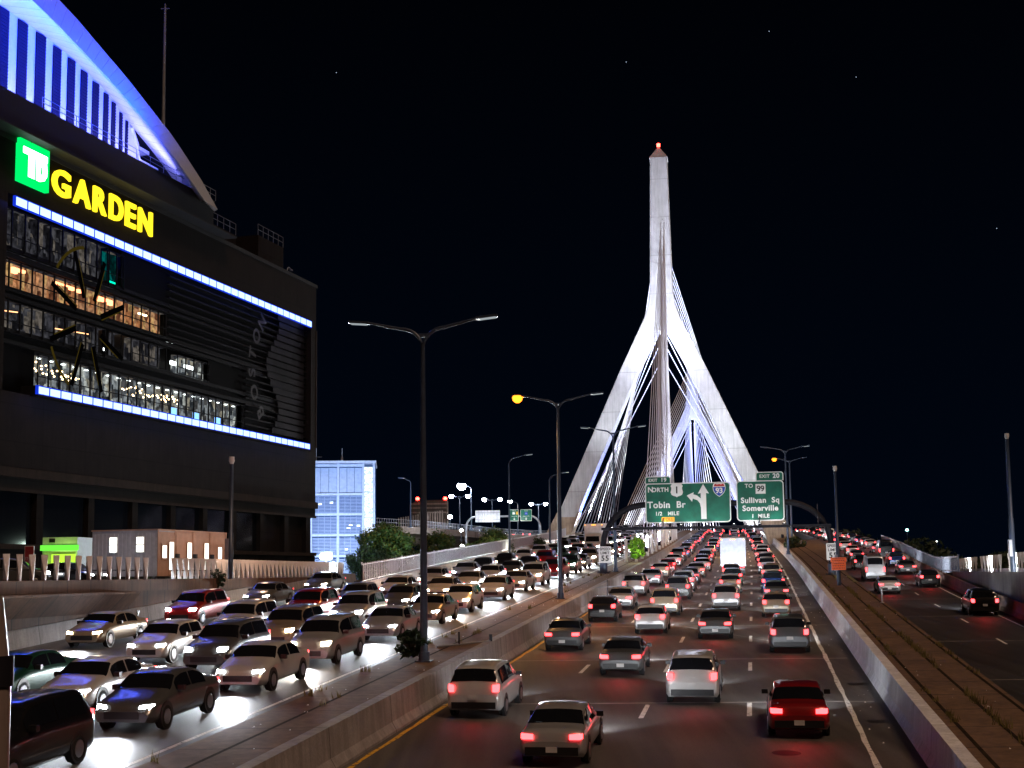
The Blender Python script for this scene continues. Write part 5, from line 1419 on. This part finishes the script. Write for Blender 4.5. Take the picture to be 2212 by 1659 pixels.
# litter specks on the strips
mb = MB()
for _ in range(150):
    y = r_.uniform(24, 130); o = r_.choice([r_.uniform(5.5, 8), r_.uniform(-14, -12), r_.uniform(3.7, 4.6)]); dz = {True: 1.006, False: 1.166}[o > 5] if abs(o) > 5 else .008
    x = X2(y) + o; s_ = r_.uniform(.01, .035); z = zr(y) + dz
    mb.add([(x - s_, y - s_, z), (x + s_, y - s_, z), (x + s_, y + s_, z + s_ * .5), (x, y + s_, z + s_)], [(0, 1, 2, 3)])
tag(mb.build('litter', M['white']), 'pale grit and litter specks on the median slabs', 'litter', kind='stuff')

# swing rails lying over the median
def swing_rail(label, a, b_, za, zb):
    t = thing('swing_rail', label, 'barrier rail', (a[0], a[1], za))
    d = Vector((b_[0] - a[0], b_[1] - a[1], zb - za))
    mb = MB(); mb.tube([(0, 0, .95), d + Vector((0, 0, .95))], .045, 8); mb.build('rail', M['pole_grey'], t)
    mb = MB(); mb.bar(d, d + Vector((0, 0, 1.25)), .14, .14); mb.bar(d * .4, d * .4 + Vector((0, 0, 1.5)), .07, .07); mb.build('post', M['pole_dark'], t)
swing_rail('pipe rail across the brown median just behind the nearest lamp post', (-3.3, 57, 0), (-1.05, 59.5, 0), zr(57) + .25, zr(59) + .25)
swing_rail('pipe rail across the brown median in front of the left speed limit sign', (5.9, 98, 0), (8.6, 100.5, 0), zr(98) + .2, zr(100) + .2)
t = thing('marker_post', 'short pale marker post at the edge of the dark side ramp', 'marker', P(8.05, 82, 1.0)); mb = MB(); mb.tube([(0, 0, 0), (0, 0, .9)], .05, 8); mb.tube([(0, 0, 0), (0, 0, .05)], .12, 8); mb.build('post', M['sign_back'], t)

# stars
for k, (px_, py_) in enumerate(((722, 148), (1371, 132), (1693, 69), (1884, 170), (2181, 500))):
    d = Vector(((px_ - 1106) / 2850, 1, 0)); el = math.radians(5.98) - math.atan((py_ - 941.5) / 2850)
    p = Vector((d.x * 4000, 4000, 4000 * math.tan(el))); mb = MB(); r = 1.5; mb.add([p + Vector(v) * r for v in ((1, 0, 0), (0, 1, 0), (-1, 0, 0), (0, -1, 0), (0, 0, 1), (0, 0, -1))], [(0, 1, 4), (1, 2, 4), (2, 3, 4), (3, 0, 4), (1, 0, 5), (2, 1, 5), (3, 2, 5), (0, 3, 5)])
    tag(mb.build('star', M['star']), ('faint star above the street lamp with the arena at its left', 'star high above the left side of the bridge tower', 'topmost star, right of the bridge tower', 'star to the right of the tower, second highest at right', 'lonely star near the right edge of the sky')[k], 'star')

# ------------------------------------------------------------------ vehicles
def cr_interp(tab, x):
    if x <= tab[0][0]: return tab[0][1]
    for i in range(len(tab) - 1):
        if x <= tab[i + 1][0]:
            a, b_ = tab[i], tab[i + 1]; t_ = (x - a[0]) / (b_[0] - a[0]); t_ = t_ * t_ * (3 - 2 * t_) * .5 + t_ * .5
            return a[1] + (b_[1] - a[1]) * t_
    return tab[-1][1]
PAINT = {}
def paint(nm, c, metal=.3):
    PAINT[nm] = flat('car_paint_' + nm, c, .28, metal, .8, vary=.03); return PAINT[nm]
for nm, c in (('white', (.62, .62, .62)), ('silver', (.36, .37, .39)), ('black', (.012, .012, .014)), ('grey', (.10, .105, .11)), ('dark blue', (.012, .03, .11)), ('red', (.28, .012, .015)), ('tan', (.30, .25, .18)), ('dark green', (.012, .06, .035))): paint(nm, c)
# profiles: t along the length from the tail (0) to the nose (1): top z, belt z, half width, roof half width
KINDS = {
 'sedan': dict(L=4.75, W=.92, top=[(0, .70), (.02, .95), (.05, 1.02), (.15, 1.06), (.19, 1.12), (.30, 1.38), (.38, 1.45), (.52, 1.46), (.60, 1.40), (.73, 1.06), (.77, .99), (.90, .86), (.97, .72), (1, .56)],
      belt=[(0, .62), (.03, .86), (.5, .93), (.75, .90), (.92, .76), (1, .5)], rear=(.17, .295), wind=(.615, .735), side=(.24, .66)),
 'suv': dict(L=4.7, W=.95, top=[(0, .80), (.012, 1.08), (.03, 1.25), (.075, 1.62), (.12, 1.70), (.4, 1.74), (.56, 1.70), (.62, 1.60), (.73, 1.20), (.77, 1.13), (.9, 1.02), (.97, .86), (1, .62)],
      belt=[(0, .72), (.02, 1.04), (.5, 1.08), (.75, 1.04), (.93, .88), (1, .56)], rear=(.028, .078), wind=(.62, .735), side=(.10, .67)),
 'hatchback': dict(L=4.2, W=.89, top=[(0, .72), (.015, 1.0), (.04, 1.10), (.12, 1.42), (.18, 1.50), (.45, 1.52), (.56, 1.46), (.70, 1.10), (.76, 1.00), (.9, .88), (.97, .74), (1, .56)],
      belt=[(0, .66), (.02, .96), (.5, .96), (.75, .92), (.93, .78), (1, .5)], rear=(.045, .125), wind=(.575, .70), side=(.14, .62)),
 'van': dict(L=5.5, W=1.0, top=[(0, .9), (.008, 1.4), (.02, 2.2), (.05, 2.42), (.4, 2.48), (.66, 2.44), (.72, 2.30), (.83, 1.50), (.87, 1.34), (.95, 1.18), (.985, 1.0), (1, .65)],
      belt=[(0, .85), (.02, 1.35), (.7, 1.35), (.86, 1.22), (.95, 1.0), (1, .6)], rear=(.012, .03), wind=(.735, .835), side=(.62, .78)),
}
def surf(K, t, v):
    """point on the body skin: t tail..nose, v 0 = sill centre line, 1 = roof centre line (right side)"""
    L_, W_ = K['L'], K['W']; top = cr_interp(K['top'], t); belt = min(cr_interp(K['belt'], t), top - .05)
    e = min(1, t / .05, (1 - t) / .07) ; e = .86 + .14 * math.sqrt(max(0, e))
    w_ = W_ * e * (1 - .03 * max(0, (t - .7) / .3)); rf = min(1, max(0, (top - belt - .12) / .35))
    wt = w_ * (.93 - .17 * rf)
    zb = .24 + .10 * (1 - min(1, t / .06)) + .06 * (1 - min(1, (1 - t) / .06))
    key = [(0, 0, zb), (.12, w_ * .9, zb), (.2, w_ * .985, zb + .12), (.36, w_, (zb + belt) / 2 + .03), (.5, w_ * .985, belt - .04), (.56, w_ * .96, belt), (.76, wt, top - .07), (.82, wt * .93, top - .02), (.9, wt * .6, top), (1, 0, top + .012)]
    for a, b_ in zip(key, key[1:]):
        if v <= b_[0] + 1e-9:
            u = (v - a[0]) / (b_[0] - a[0]); return Vector(((t - .5) * L_, a[1] + (b_[1] - a[1]) * u, a[2] + (b_[2] - a[2]) * u))
    return Vector(((t - .5) * L_, 0, top))
VS = [0, .12, .2, .28, .36, .44, .5, .56, .66, .76, .82, .9, 1]
def patch(mb, K, t0, t1, v0, v1, off, sgn, nt_=6, nv=5, mi=0):
    g_ = []
    for i in range(nt_ + 1):
        row = []
        for j in range(nv + 1):
            t = t0 + (t1 - t0) * i / nt_; v = v0 + (v1 - v0) * j / nv
            p = surf(K, t, v); dt = surf(K, min(1, t + .004), v) - surf(K, max(0, t - .004), v); dv = surf(K, t, min(1, v + .01)) - surf(K, t, max(0, v - .01))
            n_ = dv.cross(dt); n_ = n_.normalized() if n_.length > 1e-7 else Vector((0, 0, 1))
            if n_.dot(p - Vector((p.x, 0, .7))) < 0: n_ = -n_
            q_ = p + n_ * off; row.append((q_.x, q_.y * sgn, q_.z))
        g_.append(row)
    vs = [p for r in g_ for p in r]; w_ = nv + 1
    mb.add(vs, [(i * w_ + j, i * w_ + j + 1, (i + 1) * w_ + j + 1, (i + 1) * w_ + j) for i in range(nt_) for j in range(nv)], mi, True)
def make_car(kind):
    K = KINDS[kind]; L_, W_ = K['L'], K['W']
    root = empty('car')
    mb = MB(); ts = [0, .006, .015, .03, .05, .075, .1, .13, .16, .2, .25, .3, .36, .44, .52, .58, .62, .66, .7, .735, .77, .82, .87, .91, .94, .965, .985, 1]
    rings = []
    for t in ts:
        r1 = [surf(K, t, v) for v in VS]; rings.append([tuple(p) for p in r1] + [(p.x, -p.y, p.z) for p in r1[-2:0:-1]])
    mb.loft(rings, True, True, 0, True)
    mb.build('body', M['pole'], root)
    win = []
    mb = MB(); [patch(mb, K, K['rear'][0], K['rear'][1], .78, 1, .012, s_) for s_ in (-1, 1)]; mb.build('rear_window', M['glass'], root)
    mb = MB(); [patch(mb, K, K['wind'][0], K['wind'][1], .78, 1, .012, s_) for s_ in (-1, 1)]; mb.build('windscreen', M['glass'], root)
    for s_ in (-1, 1):
        mb = MB(); a, b_ = K['side']; m_ = (a + b_) / 2
        patch(mb, K, a, m_ - .008, .585, .745, .012, s_, 5, 2); patch(mb, K, m_ + .008, b_, .585, .745, .012, s_, 5, 2); mb.build('side_window', M['glass'], root)
    # lamps
    zt_ = {'sedan': .84, 'suv': 1.02, 'hatchback': .98, 'van': 1.15}[kind]
    th = {'sedan': .14, 'suv': .24, 'hatchback': .22, 'van': .42}[kind]; tw = {'sedan': .36, 'suv': .22, 'hatchback': .24, 'van': .14}[kind]
    for s_ in (-1, 1):
        mb = MB(); y1 = W_ * .93; y0 = y1 - tw; xr = -L_ / 2
        mb.add([(xr - .03, s_ * y0, zt_ - th / 2), (xr - .03, s_ * (y1 - .05), zt_ - th / 2), (xr + .09, s_ * y1, zt_ - th / 2 + .01), (xr + .17, s_ * y1, zt_ - th / 2 + .02),
                (xr - .02, s_ * y0, zt_ + th / 2), (xr - .02, s_ * (y1 - .05), zt_ + th / 2), (xr + .10, s_ * y1, zt_ + th / 2), (xr + .20, s_ * (y1 - .01), zt_ + th / 2)], [(0, 1, 5, 4), (1, 2, 6, 5), (2, 3, 7, 6), (4, 5, 6, 7), (0, 3, 2, 1), (0, 4, 7, 3)])
        mb.build('tail_light', M['tail'], root)
        mb = MB(); zf = {'sedan': .66, 'suv': .84, 'hatchback': .70, 'van': .92}[kind]; xf = L_ / 2; y1 = W_ * .90; y0 = y1 - .34
        mb.add([(xf - .06, s_ * y0, zf - .07), (xf - .10, s_ * (y1 - .06), zf - .07), (xf - .25, s_ * y1, zf - .04), (xf - .10, s_ * y0, zf + .07), (xf - .15, s_ * (y1 - .06), zf + .08), (xf - .32, s_ * y1, zf + .09), (xf - .4, s_ * (y0 + .1), zf)], [(0, 1, 4, 3), (1, 2, 5, 4), (3, 4, 5), (0, 2, 1), (3, 5, 6), (0, 6, 2), (0, 3, 6), (2, 6, 5)])
        mb.build('headlight', M['head'], root)
    mb = MB(); xr = -L_ / 2; mb.box(xr - .035, xr + .12, -W_ * .8, W_ * .8, .34, .56); mb.build('rear_bumper', M['black'], root)
    mb = MB(); mb.box(xr - .05, xr - .036, -.155, .155, zt_ - .42 if kind == 'sedan' else zt_ - .36, zt_ - .27 if kind == 'sedan' else zt_ - .21); mb.build('number_plate', M['plate'], root)
    mb = MB(); mb.box(L_ / 2 - .10, L_ / 2 + .015, -W_ * .55, W_ * .55, .38, .58); mb.build('grille', M['black'], root)
    for s_ in (-1, 1):
        mb = MB(); xm = (K['side'][1] - .5) * L_ - .05; zm = cr_interp(K['belt'], .6) + .03; mb.box(xm - .1, xm + .05, min(s_ * W_ * .97, s_ * (W_ + .17)), max(s_ * W_ * .97, s_ * (W_ + .17)), zm, zm + .14); mb.build('wing_mirror', M['black'], root)
    rw_ = .335 if kind != 'van' else .36
    for xx in (-L_ * .30, L_ * .315):
        for s_ in (-1, 1):
            mb = MB(); y1 = s_ * (W_ + .012); y0 = s_ * (W_ - .21)
            mb.tube([(xx, y0, rw_), (xx, y1 - s_ * .03, rw_), (xx, y1, rw_)], [rw_, rw_, rw_ - .04], 18); wt_ = mb.build('wheel', M['tyre'], root)
            mb = MB(); mb.tube([(xx, y1, rw_), (xx, y1 + s_ * .01, rw_)], [rw_ * .64, rw_ * .58], 14); mb.build('rim', M['rim'], wt_)
            mb = MB(); mb.tube([(xx, s_ * (W_ - .1), rw_ + .03), (xx, s_ * (W_ + .004), rw_ + .03)], [rw_ + .07, rw_ + .06], 18); mb.build('wheel_arch', M['black'], root)
    return root
def make_truck():
    root = empty('box_truck')
    mb = MB(); mb.box(-4.0, 1.9, -1.22, 1.22, 1.05, 3.75); mb.build('cargo_box', M['crane'], root)
    mb = MB()
    for x in (-4.0, 1.82): mb.box(x - .03, x + .07, -1.26, 1.26, 1.0, 3.79)
    for y in (-1.26, 1.2): mb.box(-3.93, 1.8, y, y + .06, 3.72, 3.80)
    mb.box(-4.05, -4.02, -.02, .02, 1.1, 3.7); mb.build('box_trim', M['pole_grey'], root)
    mb = MB(); mb.loft([[(x, y, z) for y, z in ((-1.05, .5), (1.05, .5), (1.08, 1.2), (.98, zt_), (-.98, zt_), (-1.08, 1.2))] for x, zt_ in ((2.0, 2.45), (2.9, 2.5), (3.25, 2.3), (3.65, 1.5), (4.25, 1.35), (4.4, 1.1))], True, True, 0); mb.build('cab', M['pole'], root)
    mb = MB(); mb.add([(3.29, -.85, 2.22), (3.29, .85, 2.22), (3.66, .9, 1.53), (3.66, -.9, 1.53)], [(0, 1, 2, 3)]); mb.build('windscreen', M['glass'], root)
    mb = MB(); mb.box(-3.9, 3.9, -.45, .45, .6, 1.04); mb.box(-4.1, -3.95, -1.15, 1.15, .55, .75); mb.build('chassis', M['black'], root)
    for s_ in (-1, 1):
        mb = MB(); mb.box(-4.14, -4.1, min(s_ * .75, s_ * 1.1), max(s_ * .75, s_ * 1.1), .8, .97); mb.build('tail_light', M['tail'], root)
        mb = MB(); mb.box(4.36, 4.42, min(s_ * .6, s_ * .95), max(s_ * .6, s_ * .95), .75, .97); mb.build('headlight', M['head'], root)
    mb = MB()
    for y in (-1.1, -.2, 0, .2, 1.1): mb.box(-4.07, -4.03, y - .06, y + .06, 3.62, 3.68); mb.box(1.96, 2.0, y - .06, y + .06, 3.62, 3.68)
    mb.build('marker_light', M['amber'], root)
    mb = MB(); mb.box(-4.17, -4.12, -.16, .16, .6, .76); mb.build('number_plate', M['plate'], root)
    for xx in (-2.6, 3.0):
        for s_ in (-1, 1):
            mb = MB(); mb.tube([(xx, s_ * .75, .46), (xx, s_ * 1.15, .46)], .46, 18); w_ = mb.build('wheel', M['tyre'], root)
            mb = MB(); mb.tube([(xx, s_ * 1.15, .46), (xx, s_ * 1.16, .46)], [.28, .24], 14); mb.build('rim', M['rim'], w_)
    return root
protos = {k: make_car(k) for k in KINDS}; protos['box truck'] = make_truck()
used_proto = set()
ORD = ['nearest', 'second', 'third', 'fourth', 'fifth', 'sixth', 'seventh', 'eighth', 'ninth', 'tenth'] + [f'{n}th' for n in range(11, 60)]
def place(kind, colr, x, y, z, yaw, pitch_, label, group, cat=None):
    src = protos[kind]
    if kind in used_proto: o = copy_tree(src)
    else: o = src; used_proto.add(kind)
    o.location = (x, y, z); o.rotation_euler = (0, -pitch_, yaw)
    for ch in o.children:
        if ch.name.split('.')[0] in ('body', 'cab'):
            ch.material_slots[0].link = 'OBJECT'; ch.material_slots[0].material = PAINT[colr]
    tag(o, label, cat or ('truck' if kind == 'box truck' else 'van' if kind == 'van' else 'car'), group)
    return o
rv = random.Random(21)
kinds_w = ['sedan'] * 5 + ['suv'] * 5 + ['hatchback'] * 3 + ['van'] * 1
cols = ['white', 'white', 'silver', 'silver', 'black', 'black', 'grey', 'grey', 'dark blue', 'red', 'tan', 'dark green']
pending = []
def lane(off, dz, ys_list, away, lane_name, group, kinds=None):
    for i, y in enumerate(ys_list):
        k = (kinds or {}).get(i) or rv.choice(kinds_w); c_ = rv.choice(cols) if k != 'box truck' else 'white'
        if k == 'van' and y < 120: k = 'suv'
        o_ = f_(off, y) + rv.uniform(-.22, .22)
        x, yy, z = P(o_, y, f_(dz, y)); h = heading(y); sl = math.atan(zr(y + .5) - zr(y - .5))
        yaw = PI / 2 - h if away else -PI / 2 - h
        pending.append((k, c_, x, yy, z + .012, yaw, sl if away else -sl, lane_name, i, group, away))
def seq(y0, y1, gmin, gmax):
    o = []; y = y0
    while y < y1: o.append(y); y += rv.uniform(gmin, gmax)
    return o
GN = 'cars driving away with red tail lights'; GSB = 'cars driving towards the camera with white headlights'; GR_ = 'cars on the side ramp'
# away lanes
lane(-9.2, 0, [47.5, 68] + seq(84, 420, 8.5, 16), True, 'leftmost tail-lit lane beside the grey barrier', GN)
lane(-5.55, 0, [39, 58] + seq(76, 420, 8.5, 16), True, 'second tail-lit lane from the left', GN)
lane(-1.9, 0, [50, 73] + seq(92, 420, 9, 17), True, 'third tail-lit lane from the left', GN, {0: 'suv', 6: 'box truck'})
lane(1.65, 0, [43.0, 66] + seq(86, 420, 9, 18), True, 'rightmost tail-lit lane beside the pale barrier', GN, {0: 'sedan', 1: 'suv'})
lane(lambda y: RL(y) + 7.3, RDZ, [92] + seq(122, 380, 10, 20), True, 'right lane of the dark side ramp', GR_)
lane(lambda y: RL(y) + 3.2, RDZ, [114] + seq(132, 380, 10, 20), True, 'left lane of the dark side ramp', GR_)
# oncoming lanes
lane(-16.9, 1.1, seq(31, 330, 7.2, 9.8), False, 'headlight lane beside the brown median', GSB)
lane(-20.55, 1.1, seq(34, 330, 7.4, 10.2), False, 'middle headlight lane', GSB, {16: 'box truck'})
lane(lambda y: -24.0 if y < 90 else -24.0 - min(.6, (y - 90) * .02), 1.1, seq(44, 330, 7.8, 11.5), False, 'outer headlight lane left of the middle one', GSB)
lane(-27.9, 1.1, seq(200, 330, 8, 12), False, 'outermost headlight lane on the bridge', GSB)
lane(lambda y: (xw(y) - X2(y)) + 3.2, lambda y: 1.1 if y < 108 else 1.1 - (zr(y) - zr(108)), [61, 72, 84.5, 97], False, 'exit ramp lane below the brown retaining wall', 'cars on the exit ramp with headlights on')
for k, c_, x, y, z, yaw, sl, ln_, i, grp, away in pending:
    lab = f'{c_} {k}, {ORD[i]}{"" if i == 0 else " nearest"} vehicle in the {ln_}'
    o = place(k, c_, x, y, z, yaw, sl, lab, grp)
    K = KINDS.get(k); L_ = K['L'] if K else 8.6
    dvec = Vector((math.cos(yaw), math.sin(yaw), 0))
    if not away:
        # dipped beams of oncoming cars
        pw = 1150 if y < 100 else 3200
        if y < 260 or i % 2 == 0:
            d_ = bpy.data.lights.new('headlight_beam', 'SPOT'); d_.energy = pw; d_.color = (.84, .92, 1) if i % 3 else (1, .84, .66); d_.spot_size = R(66); d_.spot_blend = .85; d_.shadow_soft_size = .12
            l_ = bpy.data.objects.new('headlight_beam', d_); col.objects.link(l_); l_.parent = o; l_.location = (L_ / 2 + .15, 0, .7); l_.rotation_euler = (Vector((1, -.02, -.12))).to_track_quat('-Z', 'Y').to_euler()
        if i % 3 == 0:
            for ch in o.children:
                if ch.name.startswith('headlight') and ch.type == 'MESH': ch.material_slots[0].link = 'OBJECT'; ch.material_slots[0].material = M['head_warm']
    else:
        if y < 260:
            d_ = bpy.data.lights.new('headlight_beam', 'SPOT'); d_.energy = 700; d_.color = (.9, .94, 1); d_.spot_size = R(100); d_.spot_blend = .9; d_.shadow_soft_size = .12
            l_ = bpy.data.objects.new('headlight_beam', d_); col.objects.link(l_); l_.parent = o; l_.location = (L_ / 2 + .15, 0, .65); l_.rotation_euler = (Vector((1, 0, -.2))).to_track_quat('-Z', 'Y').to_euler()
            d_ = bpy.data.lights.new('tail_light_glow', 'SPOT'); d_.energy = 24 if y > 55 else 16; d_.color = (1, .03, .04); d_.spot_size = R(140); d_.spot_blend = 1; d_.shadow_soft_size = .2
            l_ = bpy.data.objects.new('tail_light_glow', d_); col.objects.link(l_); l_.parent = o; l_.location = (-L_ / 2 - .12, 0, .8); l_.rotation_euler = (Vector((-1, 0, -.35))).to_track_quat('-Z', 'Y').to_euler()
# parked cars behind the slat fence and two on the viaduct
for k, (x, y, lab, c_, kd) in enumerate(((-26.9, 80, 'black sedan parked behind the slat fence in front of the green kiosk', 'black', 'sedan'), (-29.9, 79, 'dark grey suv parked at the far left behind the slat fence', 'grey', 'suv'))):
    place(kd, c_, x, y, 6.64, R(-20 + 30 * k), 0, lab, None)
for k, i in enumerate((16, 19, 21, 23)):
    a = vsec(i, [(2.6, -.8)])[0]; b_ = vsec(i + 1, [(2.6, -.8)])[0]
    place('suv' if k % 2 else 'sedan', ('silver', 'black', 'white', 'grey')[k], a.x, a.y, a.z + .02, math.atan2(b_.y - a.y, b_.x - a.x), 0, f'{("silver", "black", "white", "grey")[k]} car on the far viaduct railing side, {ORD[k]} of four there', 'cars on the viaduct')
for k, o in protos.items():
    if k not in used_proto:
        for ch in list(o.children): bpy.data.objects.remove(ch)
        bpy.data.objects.remove(o)
